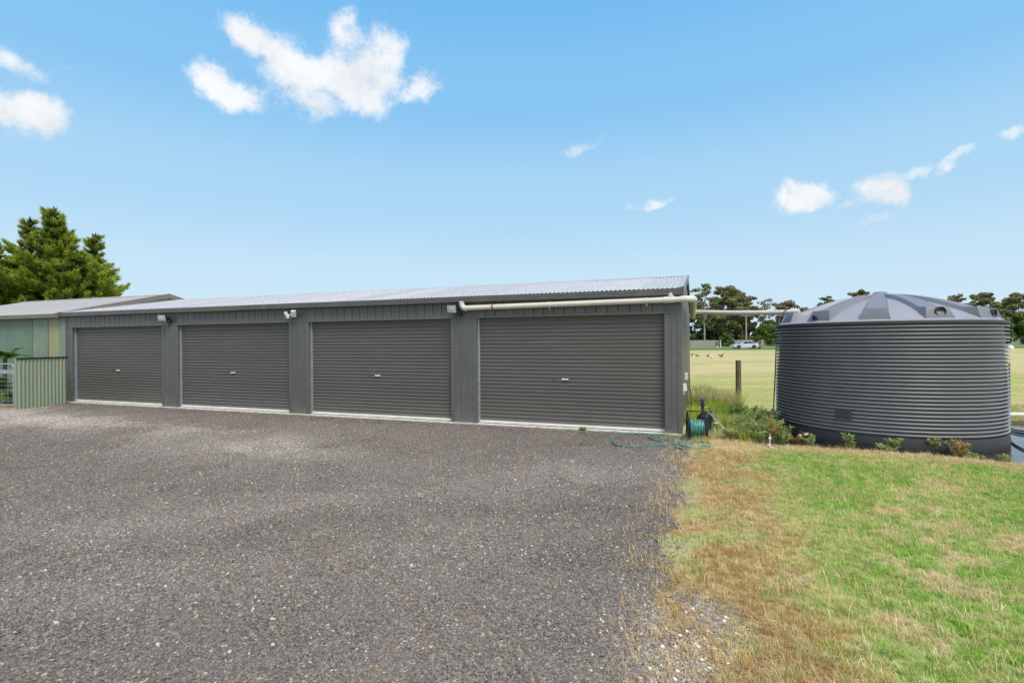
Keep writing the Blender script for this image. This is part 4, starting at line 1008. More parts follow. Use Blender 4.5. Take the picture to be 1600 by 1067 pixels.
def bird(px, py, ang, label, white=False, proto=[None]):
    q = at(px, py, 0)
    c = thing('bird', label, 'bird', q, ang, 'birds feeding on the paddock')
    V_ = []; prof = [(-.26, .20, .006, .02), (-.14, .24, .035, .05), (-.04, .27, .075, .085), (.07, .30, .075, .085), (.14, .35, .045, .055), (.18, .385, .042, .045), (.215, .385, .025, .028), (.235, .38, .010, .012), (.29, .37, .003, .004)]
    b = MB(); vs = []; n = 10
    for (x, z, ry, rz_) in prof:
        vs += [(x, ry * math.cos(2 * math.pi * k_ / n), z + rz_ * math.sin(2 * math.pi * k_ / n)) for k_ in range(n)]
    b.add(vs, [(i * n + k_, i * n + (k_ + 1) % n, (i + 1) * n + (k_ + 1) % n, (i + 1) * n + k_) for i in range(len(prof) - 1) for k_ in range(n)] + [tuple(range(n)), tuple(range((len(prof) - 1) * n, len(prof) * n))])
    b.build('body', M['white'] if white else M['black'], c, smooth=True)
    for sy in (-1, 1):
        b = MB(); b.tube([(.01, sy * .03, .23), (.03, sy * .03, .12), (.0, sy * .03, .0), (.04, sy * .03, .0)], .008, 5); b.build('leg', M['barkd'], c)
        if not white and sy == 1: 
            b = MB(); b.box(-.06, .05, -.079, .079, .30, .325); b.build('white_wing_patch', M['white'], c, bevel=.01)
    c.scale = (.9, .9, .9)
for (px, py, an, lb, w_) in ((1081.5, 557.5, .4, 'black bird on the paddock, nearest the shed wall', 0), (1089.5, 559.5, 2.8, 'black bird just right of the one nearest the shed', 0), (1106.5, 559.5, .2, 'black bird beside the only white bird on the paddock', 0), (1112, 560.5, 3.0, 'the one white bird among the black birds on the paddock', 1), (1126, 560, 2.5, 'black bird of the right-hand pair on the paddock, nearer the camera', 0), (1128.5, 558.5, .6, 'black bird of the right-hand pair on the paddock, further from the camera', 0)):
    bird(px, py, an, lb, bool(w_))

def pole(px, top, base_, r, label, Y):
    x = px_dir(px, 530)[0] * Y; h = atY(px, top, Y).z
    c = thing('utility_pole', label, 'pole', (x, Y, 0))
    b = MB(); b.tube([(0, 0, -.2), (0, 0, h)], [r, r * .7], 12); b.build('shaft', M['pole'], c, smooth=True)
    b = MB(); b.box(-1.2, 1.2, -.06, .06, h - .9, h - .75); b.build('cross_arm', M['pole'], c)
    for xx in (-1.1, -.4, .4, 1.1): b = MB(); b.lathe([(.05, 0), (.07, .05), (.04, .12), (0, .16)], 8, (xx, 0, h - .75)); b.build('insulator', M['white'], c)
    return x, Y, h
P1 = pole(1166, 487, 0, .19, 'pale timber power pole behind the silver car', 112)
P2 = pole(1700, 470, 0, .19, 'pale timber power pole at the far right beyond the frame', 114)
P0 = pole(900, 487, 0, .19, 'pale timber power pole hidden behind the long shed', 112)
for k_, (xx, z_) in enumerate(((-1.1, -.6), (1.1, -.6))):
    for (Q0, Q1, nm) in ((P0, P1, 'left'), (P1, P2, 'right')):
        pts = [Vector((Q0[0] + xx, Q0[1], Q0[2] + z_)).lerp(Vector((Q1[0] + xx, Q1[1], Q1[2] + z_)), t_) - Vector((0, 0, 3.0 * t_ * (1 - t_) * .9)) for t_ in np.linspace(0, 1, 13)]
        b = MB(); b.tube(pts, .018, 5); o = b.build('power_line', M['cable']); tag(o, '%s overhead wire strung %s of the pale power pole' % (('nearer end of the cross arm,', 'farther end of the cross arm,')[k_] , nm), 'cable', 'overhead wires %s of the power pole' % nm)
for (px, py, h, r_, lb) in ((1126, 543, 1.7, .09, 'short white roadside marker post left of the silver car'), (1121, 544, .6, .08, 'stubby leaning white marker by the far road')):
    q = at(px, py, 0); c = thing('marker_post', lb, 'post', q); b = MB(); b.box(-r_, r_, -.05, .05, 0, h); b.build('board', M['white'], c, bevel=.01)
    b = MB(); b.box(-r_ * .7, r_ * .7, -.056, -.051, h * .75, h * .88); b.build('reflector', M['rust'], c)
q = at(1579, 545.5, 0); c = thing('white_tub', 'small white domed tub on the paddock beside the tank', 'tub', q); b = MB(); b.lathe([(.42, 0), (.44, .1), (.36, .38), (.18, .58), (0, .63)], 14); b.build('shell', M['white'], c, smooth=True)
q = at(1574, 541.5, 0); c = thing('hurdle_stand', 'pale timber frame stand across the paddock right of the tank', 'frame', q)
b = MB()
for (x0, x1, z_0, z_1) in ((-.55, -.47, 0, 1.75), (1.0, 1.08, 0, 1.75), (-.55, 1.08, 1.67, 1.75), (-.55, 1.08, .55, .63)): b.box(x0, x1, -.04, .04, z_0, z_1)
b.build('rail_and_posts', M['pvcy'], c)

# ------------------------------------------------------------------ trees
LM = leafmat('foliage', trans=.22)
def leaf_cloud(name, centers, radii, n_per, size, cols, seed, flat=.6, parent=None, elong=1.8, up=0.0):
    r = np.random.default_rng(seed); P_ = []; C0 = []
    for (c, rad) in zip(centers, radii):
        n = max(10, int(n_per * rad ** 2)); v = r.normal(size=(n, 3)); v /= np.linalg.norm(v, axis=1)[:, None]
        rr = r.random(n) ** .42; q = v * rr[:, None] * rad; q[:, 2] *= flat; P_.append(q + np.array(c))
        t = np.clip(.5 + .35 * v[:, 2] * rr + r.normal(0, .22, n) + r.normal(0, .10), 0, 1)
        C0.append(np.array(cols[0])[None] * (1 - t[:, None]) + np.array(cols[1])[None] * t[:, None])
    P_ = np.concatenate(P_); C0 = np.concatenate(C0); n = len(P_)
    a = r.normal(size=(n, 3)); a[:, 2] += up; a /= np.linalg.norm(a, axis=1)[:, None]
    b_ = r.normal(size=(n, 3)); b_ -= (a * b_).sum(1)[:, None] * a; b_ /= np.linalg.norm(b_, axis=1)[:, None]
    s_ = size * (.6 + .8 * r.random(n))[:, None]
    V = np.stack([P_ - a * s_ * elong * .5, P_ + b_ * s_ * .5, P_ + a * s_ * elong * .5, P_ - b_ * s_ * .5], 1).reshape(-1, 3)
    F = np.arange(n * 4).reshape(-1, 4)
    return np_mesh(name, V, F, LM, np.repeat(C0, 4, 0), parent=parent)

def gum(seed, h, w_, label, loc, cols, dens=1.0, cat='tree', bare=.45, group='trees beyond the paddock', bark='bark', n_cl=16, lean=0, name='gum_tree', leaf=.42, fl=.55):
    r = random.Random(seed); c = thing(name, label, cat, loc, r.uniform(0, 6), group)
    b = MB(); tips = []
    top = Vector((lean, 0, h * .72)); tr = [Vector((0, 0, -.3)), Vector((lean * .2 + r.uniform(-.2, .2), 0, h * .25)), Vector((lean * .6, r.uniform(-.3, .3), h * .5)), top]
    tb = crom(tr, 4); b.tube(tb, [max(.05, h * .017 * (1 - .7 * i / len(tb))) for i in range(len(tb))], 8)
    for k_ in range(n_cl):
        f_ = bare + (1 - bare) * (k_ + .5) / n_cl
        an = k_ * 2.4 + r.uniform(-.4, .4); rad = w_ * .5 * math.sin(math.pi * min(.97, max(.12, (f_ - bare) / (1 - bare) * .80 + .16))) * r.uniform(.55, 1.0)
        e = Vector((lean * f_ + math.cos(an) * rad, math.sin(an) * rad, h * (f_ - .03))); tips.append(e)
        st = tb[min(len(tb) - 1, int(len(tb) * min(.98, f_ * .72 + .05)))]
        md = st.lerp(e, .5) + Vector((r.uniform(-.3, .3), r.uniform(-.3, .3), h * .02))
        b.tube([st, md, e], [h * .006, h * .004, h * .0015], 5)
    b.build('trunk', M[bark], c, smooth=True)
    cs = []; rs = []
    for e in tips:
        R0 = w_ * r.uniform(.12, .185)
        cs.append(tuple(e)); rs.append(R0)
        for q_ in range(3):
            cs.append((e.x + r.uniform(-1, 1) * R0 * 1.3, e.y + r.uniform(-1, 1) * R0 * 1.3, e.z + r.uniform(-.6, .5) * R0)); rs.append(R0 * r.uniform(.45, .8))
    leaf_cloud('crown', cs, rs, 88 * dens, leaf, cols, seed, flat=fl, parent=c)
    return c
OLIVE = ((.09, .10, .045), (.36, .36, .16)); DARKG = ((.05, .075, .028), (.22, .26, .10)); BRIGHT = ((.045, .085, .015), (.19, .28, .055)); REDB = ((.11, .085, .05), (.36, .28, .16)); BRUSH = ((.08, .05, .02), (.22, .13, .06))
def treeX(px, Y): return (px_dir(px, 530)[0] * Y, Y, 0)
def hh(py, Y, px): return atY(px, py, Y).z
trees = [  # px, top, width px, Y, colours, label, dens, bare, nclusters, name
    (1101, 441, 46, 142, OLIVE, 'tall open gum tree with a straight pale trunk, nearest the shed corner', .8, .42, 17, 'gum_tree', 'bark'),
    (1140, 446, 58, 146, OLIVE, 'broad dense gum tree in the middle of the group left of the tank', 1.5, .30, 26, 'gum_tree', 'bark'),
    (1160, 457, 44, 150, REDB, 'brownish gum tree behind the pale power pole', 1.3, .34, 18, 'gum_tree', 'bark'),
    (1180, 466, 34, 152, REDB, 'thin leaning gum tree with wispy foliage left of the tank', .35, .5, 11, 'gum_tree', 'bark'),
    (1085, 476, 40, 160, DARKG, 'dark dense tree at the shed corner, below the tall open gum', 2.2, .12, 24, 'dense_tree', 'barkd'),
    (1118, 482, 46, 162, DARKG, 'dark dense tree filling in beneath the broad gum', 2.2, .10, 24, 'dense_tree', 'barkd'),
    (1150, 490, 44, 158, OLIVE, 'dull olive tree low behind the power pole', 2.0, .10, 22, 'dense_tree', 'barkd'),
    (1203, 501, 38, 150, DARKG, 'dark tree just above the bright green bush by the tank', 1.8, .15, 18, 'dense_tree', 'barkd'),
    (1200, 510, 46, 141.5, BRIGHT, 'bright green spreading bush against the fence left of the tank', 2.6, .06, 24, 'bushy_tree', 'barkd'),
    (1135, 521, 20, 136, BRIGHT, 'low green bush at the fence gap left of the silver car', 2.6, .05, 12, 'bushy_tree', 'barkd'),
    (1183, 527, 13, 104, BRUSH, 'rust-brown shrub directly behind the tail of the silver car', 2.5, .05, 10, 'brown_shrub', 'barkd'),
    (1232, 470, 46, 156, REDB, 'flat-topped sparse gum tree showing above the inlet pipe', .8, .5, 14, 'gum_tree', 'bark'),
    (1292, 463, 38, 156, OLIVE, 'gum crown peeping over the left slope of the tank lid', 1.2, .4, 14, 'gum_tree', 'bark'),
    (1343, 452, 40, 150, REDB, 'gum crown peeping over just left of the tank lid crown', 1.4, .35, 16, 'gum_tree', 'bark'),
    (1492, 461, 36, 152, REDB, 'small reddish gum crown over the right slope of the tank lid', .9, .5, 12, 'gum_tree', 'bark'),
    (1537, 456, 50, 146, OLIVE, 'tall gum with a rounded top above the right edge of the tank', 1.5, .35, 20, 'gum_tree', 'bark'),
    (1592, 458, 50, 150, OLIVE, 'spreading gum cut by the right edge of the picture', 1.2, .40, 18, 'gum_tree', 'bark'),
    (1568, 478, 46, 158, OLIVE, 'olive tree between the two tall gums right of the tank', 2.0, .14, 20, 'dense_tree', 'barkd'),
    (1600, 494, 60, 143, BRIGHT, 'big light green bush against the fence right of the tank', 2.6, .06, 28, 'bushy_tree', 'barkd'),
    (1655, 466, 60, 150, OLIVE, 'gum tree outside the picture to the right', 1.4, .3, 18, 'gum_tree', 'bark'),
    (1555, 507, 50, 142, DARKG, 'dark bush against the fence at the right edge of the tank', 2.4, .06, 24, 'bushy_tree', 'barkd'),
]
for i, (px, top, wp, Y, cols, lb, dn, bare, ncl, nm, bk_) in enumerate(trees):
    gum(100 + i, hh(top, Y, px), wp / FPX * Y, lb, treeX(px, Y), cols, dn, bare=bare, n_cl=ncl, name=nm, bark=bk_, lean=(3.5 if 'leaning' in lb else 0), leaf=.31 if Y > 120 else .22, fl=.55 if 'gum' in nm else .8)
src = [o for o in COL.objects if o.get('label') == 'dark dense tree filling in beneath the broad gum'][0]
for k_, px in enumerate((1238, 1272, 1310, 1352, 1395, 1440, 1482, 1520, 1040, 1000)):
    c = copy_tree(src); c.location = treeX(px, 156 + (k_ * 7) % 9); c.rotation_euler[2] = k_ * 1.3; s_ = .78 + .05 * (k_ % 4); c.scale = (1.05, 1.05, s_ * .85)
    c['label'] = 'dark far tree behind the ' + ('tank' if px > 1060 else 'shed') + ', %s in its hidden row' % ['leftmost', 'second from the left', 'third from the left', 'fourth from the left', 'fourth from the right', 'third from the right', 'second from the right', 'rightmost', 'nearer the side wall', 'farther from the side wall'][k_]; c['group'] = 'hidden dark trees'

# conifers at the left, close up: whorled boughs with upswept sprays
def conifer(loc, h, w_, label, seed, n_b=70, pointy=1.0, z_lo=.22):
    r = np.random.default_rng(seed); c = thing('cypress_tree', label, 'tree', loc, 0, 'conifers behind the green shed')
    b = MB(); b.tube([(0, 0, -.3), (0.1, 0, h * .5), (0, .05, h * .97)], [.32, .17, .02], 10)
    P_ = []; D_ = []; T_ = []
    boughs = []
    for k_ in range(n_b):
        f_ = z_lo + (.985 - z_lo) * ((k_ + r.random()) / n_b) ** .92; an = k_ * 2.399 + r.normal(0, .3)
        env = w_ * .5 * ((1 - f_) / (1 - z_lo)) ** pointy * (.42 + .80 * r.random() + (.25 if (r.random() < .2 and f_ < .75) else 0)); env = max(env, .20)
        s0 = np.array([0, 0, h * f_ - .1 * env]); rise = env * (.15 + 1.1 * f_) 
        e = np.array([math.cos(an) * env, math.sin(an) * env, s0[2] + rise]); boughs.append((s0, e, env, 1.0))
        # side limbs leave the bough and sweep up
        for q_ in range(int(2 + env * 2.2)):
            t = r.uniform(.35, .95); o_ = s0 + (e - s0) * t; a2 = an + r.choice([-1, 1]) * r.uniform(.35, .95); l2 = env * (1.15 - t) * r.uniform(.35, .9) + .20
            e2 = o_ + np.array([math.cos(a2) * l2, math.sin(a2) * l2, l2 * r.uniform(.25, .9)]); boughs.append((o_, e2, l2, .9))
    boughs.append((np.array([0, 0, h * .84]), np.array([0.03, 0, h * 1.005]), h * .16, 1.0))
    for bi, (s0, e, env, k2) in enumerate(boughs):
        L_ = np.linalg.norm(e - s0); outd = (e - s0) / L_
        if k2 == 1.0: b.tube([tuple(s0), tuple((s0 + e) / 2 + np.array([0, 0, -.05 * env])), tuple(e)], [.045, .03, .006], 5)
        nf_ = int(8 + 56 * L_); t = .12 + 1.0 * r.random(nf_) ** .85
        base = s0[None] + (e - s0)[None] * t[:, None]; base[:, 2] -= .10 * env * np.sin(np.pi * np.clip(t, 0, 1))
        side = r.normal(size=(nf_, 3)); side[:, 2] *= .45; side -= (side @ outd)[:, None] * outd[None]
        sp = min(.15, .06 * L_ + .035); base += side * sp * .9 * np.clip(1.12 - t[:, None] * 1.08, .02, 1)
        d = outd[None] * 1.0 + side * .42 + np.array([0, 0, .35])[None]; d /= np.linalg.norm(d, axis=1)[:, None]
        P_.append(base); D_.append(d)
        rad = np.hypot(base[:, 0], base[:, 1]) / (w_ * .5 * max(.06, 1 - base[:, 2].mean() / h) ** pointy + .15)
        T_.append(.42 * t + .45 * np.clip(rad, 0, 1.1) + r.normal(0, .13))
    P_ = np.concatenate(P_); D_ = np.concatenate(D_); T_ = np.concatenate(T_)
    b.build('trunk', M['barkd'], c, smooth=True)
    Vs = []; Cs = []; n = len(P_)
    for j in range(3):
        dj = D_ + r.normal(0, .28, (n, 3)); dj /= np.linalg.norm(dj, axis=1)[:, None]
        sd_ = np.cross(dj, r.normal(size=(n, 3))); sd_ /= np.linalg.norm(sd_, axis=1)[:, None]
        L_ = (.13 + .20 * r.random(n))[:, None]; w2 = .014 + .014 * r.random(n)[:, None]
        o_ = P_ + r.normal(0, .025, (n, 3))
        Vs.append(np.stack([o_, o_ + dj * L_ * .5 + sd_ * w2, o_ + dj * L_, o_ + dj * L_ * .5 - sd_ * w2], 1))
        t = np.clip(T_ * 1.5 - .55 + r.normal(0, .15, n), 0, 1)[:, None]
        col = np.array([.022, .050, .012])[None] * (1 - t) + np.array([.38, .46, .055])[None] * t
        Cs.append(np.repeat(col, 4, 0).reshape(n, 4, 3))
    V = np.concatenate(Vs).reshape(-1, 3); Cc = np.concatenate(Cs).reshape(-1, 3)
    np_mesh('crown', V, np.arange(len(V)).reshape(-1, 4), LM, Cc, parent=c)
    print('CONIFER', n * 3)
    return c
Yc = 29
for (px, Y_, top, w_, lb, sd_, nb_, pt) in (
        (85, 29, 334, 6.8, 'tall bright green conifer with a pointed top behind the green shed', 3, 84, 1.30),
        (-14, 27, 384, 5.0, 'shorter conifer cut by the left edge of the picture', 5, 50, 1.1),
        (148, 31, 374, 3.4, 'narrow conifer standing right of the tallest one', 8, 46, 1.1),
        (47, 30.5, 350, 4.4, 'conifer with a blunt top just left of the tallest one', 9, 54, 1.2),
        (122, 28.5, 400, 4.6, 'low spreading conifer in front of the tallest one, to its right', 12, 44, .8),
        (30, 28, 408, 4.0, 'low conifer in front, between the tallest one and the left edge', 14, 40, .8)):
    q = atY(px, 500, Y_); conifer((q.x, Y_, 0), hh(top, Y_, px), w_, lb, sd_, n_b=nb_, pointy=pt)

# ------------------------------------------------------------------ plants
def blades_obj(name, n, r0, L, lean, wd, cols, seed, parent=None, link=True, mats=None, seg=2, cloud=None, curl=1.0):
    """a tuft of curved blades, each 2 segments + tip"""
    r = np.random.default_rng(seed)
    a = r.random(n) * 2 * np.pi; rr = r0 * np.sqrt(r.random(n)); b0 = np.stack([rr * np.cos(a), rr * np.sin(a), np.zeros(n) - .004], 1)
    a2 = r.random(n) * 2 * np.pi; ln = lean * (.3 + r.random(n)); Ls = L * (.5 + .7 * r.random(n))
    h = np.stack([np.cos(a2), np.sin(a2), np.zeros(n)], 1); s = np.stack([-np.sin(a2), np.cos(a2), np.zeros(n)], 1)
    up = np.array([0, 0, 1.])
    m1 = b0 + (h * np.sin(ln * .6)[:, None] + up * np.cos(ln * .6)[:, None]) * (Ls * .55)[:, None]
    t = m1 + (h * np.sin(np.minimum(ln * 1.5 * curl, 1.9))[:, None] + up * np.cos(np.minimum(ln * 1.5 * curl, 1.9))[:, None]) * (Ls * .5)[:, None]
    t[:, 2] = np.maximum(t[:, 2], .004)
    w_ = wd * (.6 + .7 * r.random(n))[:, None]
    V = np.stack([b0 - s * w_, b0 + s * w_, m1 + s * w_ * .8, m1 - s * w_ * .8, t, t], 1)
    V[:, 4] += s * w_ * .12; V[:, 5] -= s * w_ * .12
    i = np.arange(n)[:, None] * 6
    F = np.concatenate([i + np.array([0, 1, 2, 3]), i + np.array([3, 2, 4, 5])])
    tt = r.random(n)[:, None]; c = np.array(cols[0])[None] * (1 - tt) + np.array(cols[1])[None] * tt
    return np_mesh(name, V.reshape(-1, 3), F, mats or LM, np.repeat(c, 6, 0), parent=parent, link=link)

GI = leafmat('grass_blades', inst=True, trans=.30)
SI = bpy.data.materials.new('gravel_stone'); SI.use_nodes = True; nt = SI.node_tree; p = nt.nodes['Principled BSDF']
a1 = N(nt, 'ShaderNodeAttribute'); a1.attribute_name = 'shade'; a2_ = N(nt, 'ShaderNodeAttribute'); a2_.attribute_type = 'INSTANCER'; a2_.attribute_name = 'tint'
nt.links.new(mixc(nt, 1, a1.outputs['Color'], a2_.outputs['Color'], 'MULTIPLY'), p.inputs['Base Color']); p.inputs['Roughness'].default_value = .85; p.inputs['Specular IOR Level'].default_value = .3

def scatter(name, P3, rotz, scl_, tint, variants, kind='stuff', label=None, cat=None, tilt=None):
    me = bpy.data.meshes.new(name); n = len(P3); me.vertices.add(n); me.vertices.foreach_set('co', np.asarray(P3, np.float32).ravel())
    A_ = me.attributes.new('rot', 'FLOAT_VECTOR', 'POINT'); rv = np.zeros((n, 3), np.float32); rv[:, 2] = rotz
    if tilt is not None: rv[:, :2] = tilt
    A_.data.foreach_set('vector', rv.ravel())
    A_ = me.attributes.new('scl', 'FLOAT', 'POINT'); A_.data.foreach_set('value', np.asarray(scl_, np.float32))
    A_ = me.attributes.new('tint', 'FLOAT_COLOR', 'POINT'); c4 = np.ones((n, 4), np.float32); c4[:, :3] = tint; A_.data.foreach_set('color', c4.ravel())
    A_ = me.attributes.new('pick', 'INT', 'POINT'); A_.data.foreach_set('value', rng.integers(0, len(variants), n).astype(np.int32))
    o = bpy.data.objects.new(name, me); COL.objects.link(o)
    cc = bpy.data.collections.new(name + '_sources')
    for v in variants: cc.objects.link(v)
    ng = bpy.data.node_groups.new(name, 'GeometryNodeTree')
    ng.interface.new_socket('Geometry', in_out='INPUT', socket_type='NodeSocketGeometry'); ng.interface.new_socket('Geometry', in_out='OUTPUT', socket_type='NodeSocketGeometry')
    gi = ng.nodes.new('NodeGroupInput'); go = ng.nodes.new('NodeGroupOutput')
    iop = ng.nodes.new('GeometryNodeInstanceOnPoints'); ci = ng.nodes.new('GeometryNodeCollectionInfo'); ci.inputs['Collection'].default_value = cc; ci.inputs['Separate Children'].default_value = True; ci.inputs['Reset Children'].default_value = True
    def na(nm, t):
        x = ng.nodes.new('GeometryNodeInputNamedAttribute'); x.data_type = t; x.inputs['Name'].default_value = nm
        return [s_ for s_ in x.outputs if s_.enabled][0] if True else None
    L_ = ng.links
    L_.new(gi.outputs[0], iop.inputs['Points']); L_.new(ci.outputs[0], iop.inputs['Instance']); iop.inputs['Pick Instance'].default_value = True
    L_.new(na('pick', 'INT'), iop.inputs['Instance Index'])
    L_.new(na('rot', 'FLOAT_VECTOR'), iop.inputs['Rotation']); L_.new(na('scl', 'FLOAT'), iop.inputs['Scale'])
    L_.new(iop.outputs[0], go.inputs[0])
    md = o.modifiers.new('scatter', 'NODES'); md.node_group = ng
    return tag(o, label, cat, None, kind)

# lawn grass
vg = [blades_obj('grass_source', 15, .030, .046, .85, .0015, ((.72, .80, .6), (1.25, 1.15, 1.25)), 40 + i, link=False, mats=GI) for i in range(6)]
n = 78000
gxr = rng.uniform(.3, 10.5, n); u = rng.random(n); gyr = 1.7 + (9.3 - 1.7) * u ** 1.25
keep = (gxr < gyr * 1.16 + .9)
gxr, gyr = gxr[keep], gyr[keep]
dl = lawn_d(gxr, gyr); pd = pond_sd(gxr, gyr); a_, b_2 = shed_local(gxr, gyr)
sp_ = np.exp(-(((gxr - 1.12) / .26) ** 2 + ((gyr - 3.12) / .26) ** 2)) + .8 * np.exp(-(((gxr - .84) / .26) ** 2 + ((gyr - 2.6) / .2) ** 2)); sp_ = sst(.45, .95, sp_ + (fbm(gxr, gyr, 6) - .5) * 2.0)
prob = sst(-.22, .45, dl) * (1 - .80 * sp_) * (pd > -.02) * (~((a_ < .35) & (b_2 > -.03)))
keep = rng.random(len(gxr)) < prob
gxr, gyr = gxr[keep], gyr[keep]
tn = lawn_col(gxr, gyr, True); j = rng.random(len(gxr))[:, None]
st = rng.random(len(gxr)) < .16
tn = np.where(st[:, None], STRAW[None] * 1.1, tn) * (.92 + .62 * j)
ln_ = (.60 + .55 * fbm(gxr, gyr, 3) + .25 * rng.random(len(gxr))) * np.where(rng.random(len(gxr)) < .07, 1.7, 1.0)
P3 = np.stack([gxr, gyr, ground_z(gxr, gyr)], 1)
scatter('lawn_grass', P3, rng.random(len(gxr)) * 6.28, ln_ * .85, np.clip(tn, 0, 1), vg, label='patchy green, straw and brown mown grass covering the lawn', cat='grass')
# dead straw lying on top
vst = [blades_obj('straw_source', 7, .05, .085, 1.45, .0010, ((.8, .8, .75), (1.25, 1.2, 1.15)), 60 + i, link=False, mats=GI) for i in range(4)]
n = 15000; s0_n = 0; xs = rng.uniform(.4, 10, n); ys = rng.uniform(1.8, 9.2, n)
k_ = (xs < ys * 1.16 + .9) & (lawn_d(xs, ys) > -.35) & (pond_sd(xs, ys) > 0) & (rng.random(n) < sst(.35, .6, fbm(xs, ys, 1.9)) + .15)
a_, b_2 = shed_local(xs, ys); k_ &= ~((a_ < .35) & (b_2 > -.05)); xs, ys = xs[k_], ys[k_]
x2 = rng.uniform(-9, 3, 900); y2 = rng.uniform(3.6, 10, 900); a_, b_2 = shed_local(x2, y2)
k_ = (b_2 < -.05) & (np.abs(x2) < y2 * 1.1 + .5) & (rng.random(900) < .12 + sst(.5, .7, fbm(x2, y2, 1.1)) + .8 * np.exp(-(b_2 + .15) ** 2 / .02)); xs = np.concatenate([xs, x2[k_]]); ys = np.concatenate([ys, y2[k_]])
tt = rng.random(len(xs))[:, None]
scatter('dry_straw', np.stack([xs, ys, ground_z(xs, ys) + .012], 1), rng.random(len(xs)) * 6.28, .6 + .8 * rng.random(len(xs)), (STRAW * 1.4)[None] * tt + (BROWN * 1.3)[None] * (1 - tt), vst, label='dead straw strands lying over the lawn', cat='straw')

# gravel stones
def stone_patch(seed, nst=2700, rad=.46):
    r = np.random.default_rng(seed); t_ = (1 + 5 ** .5) / 2
    ico = np.array([(-1, t_, 0), (1, t_, 0), (-1, -t_, 0), (1, -t_, 0), (0, -1, t_), (0, 1, t_), (0, -1, -t_), (0, 1, -t_), (t_, 0, -1), (t_, 0, 1), (-t_, 0, -1), (-t_, 0, 1)]) / math.sqrt(1 + t_ * t_)
    fc_ = np.array([(0, 11, 5), (0, 5, 1), (0, 1, 7), (0, 7, 10), (0, 10, 11), (1, 5, 9), (5, 11, 4), (11, 10, 2), (10, 7, 6), (7, 1, 8), (3, 9, 4), (3, 4, 2), (3, 2, 6), (3, 6, 8), (3, 8, 9), (4, 9, 5), (2, 4, 11), (6, 2, 10), (8, 6, 7), (9, 8, 1)])
    a = r.random(nst) * 2 * np.pi; q = rad * np.sqrt(r.random(nst))
    size = .0034 + .0095 * r.random(nst) ** 2.6; big = r.random(nst) < .015; size[big] *= 1.6
    V = ico[None] * (1 + r.uniform(-.28, .28, (nst, 12, 1)))
    V = V * size[:, None, None] * np.stack([np.ones(nst), .55 + .5 * r.random(nst), .4 + .35 * r.random(nst)], 1)[:, None, :]
    an = r.random(nst) * 2 * np.pi; cs, sn = np.cos(an)[:, None], np.sin(an)[:, None]; X = V[:, :, 0] * cs - V[:, :, 1] * sn; Y_ = V[:, :, 0] * sn + V[:, :, 1] * cs
    tl = r.normal(0, .3, nst)[:, None]; Z = V[:, :, 2] * np.cos(tl) + X * np.sin(tl)
    V = np.stack([X + (q * np.cos(a))[:, None], Y_ + (q * np.sin(a))[:, None], Z + size[:, None] * .22], 2)
    u_ = r.random(nst); c = np.empty((nst, 3)); g_ = .62 + .75 * r.random(nst)
    c[:] = np.array([1., .98, .96]) * g_[:, None]
    c[u_ > .60] = np.array([1.08, .93, .82]) * (.8 + .5 * r.random((u_ > .60).sum()))[:, None]
    c[u_ > .84] = np.array([.72, .72, .76]) * (.8 + .4 * r.random((u_ > .84).sum()))[:, None]
    c[u_ > .952] = np.array([2.6, 2.5, 2.3]) * (.6 + .6 * r.random((u_ > .952).sum()))[:, None]
    c[u_ > .985] = np.array([2.3, 1.7, 1.15]) * (.6 + .4 * r.random((u_ > .985).sum()))[:, None]
    F = (fc_[None] + 12 * np.arange(nst)[:, None, None]).reshape(-1, 3)
    return np_mesh('stone_source', V.reshape(-1, 3), F, SI, np.repeat(c, 12, 0), link=False)
vs_p = [stone_patch(70 + i) for i in range(5)]
px_ = []; 
for yy in np.arange(1.6, 16.2, .42):
    for xx in np.arange(-19, 3.4, .42):
        x = xx + random.uniform(-.15, .15); y = yy + random.uniform(-.15, .15)
        if x < -y * 1.12 - 1.5: continue
        a_, b_2 = shed_local(x, y)
        if b_2 > -.48 and a_ > -17.3: continue
        if a_ <= -17.3 and b_2 > -1.2: continue
        if lawn_d(np.array([x]), np.array([y]))[0] > -.22: continue
        px_.append((x, y))
for t_ in np.arange(-17.1, .2, .3):                    # along the slab edge, smaller patches
    for off_ in (.30, .22):
        w3 = SO + UX * t_ - UY * (.04 + .46 * off_ * 1.6)
        px_.append((w3.x, w3.y, off_))
for y in np.arange(1.7, 9.0, .16):                     # thinning edge beside the lawn
    xb = float(np.interp(y, BX, BV)); 
    for dx in (-.42, -.22, -.05):
        px_.append((xb + dx + random.uniform(-.1, .1), y, .38 if dx < -.1 else .24))
PA = np.array([(q[0], q[1]) for q in px_]); ss = np.array([1.0 if len(q) == 2 else .55 for q in px_])
ss = np.array([1.0 if len(q) == 2 else q[2] for q in px_])
dk = dust(PA[:, 0], PA[:, 1])[:, None]; tn = np.array([.190, .170, .151])[None] * (1 - dk) + np.array([.40, .37, .335])[None] * dk
tn = tn * (.86 + .28 * fbm(PA[:, 0], PA[:, 1], .5))[:, None]
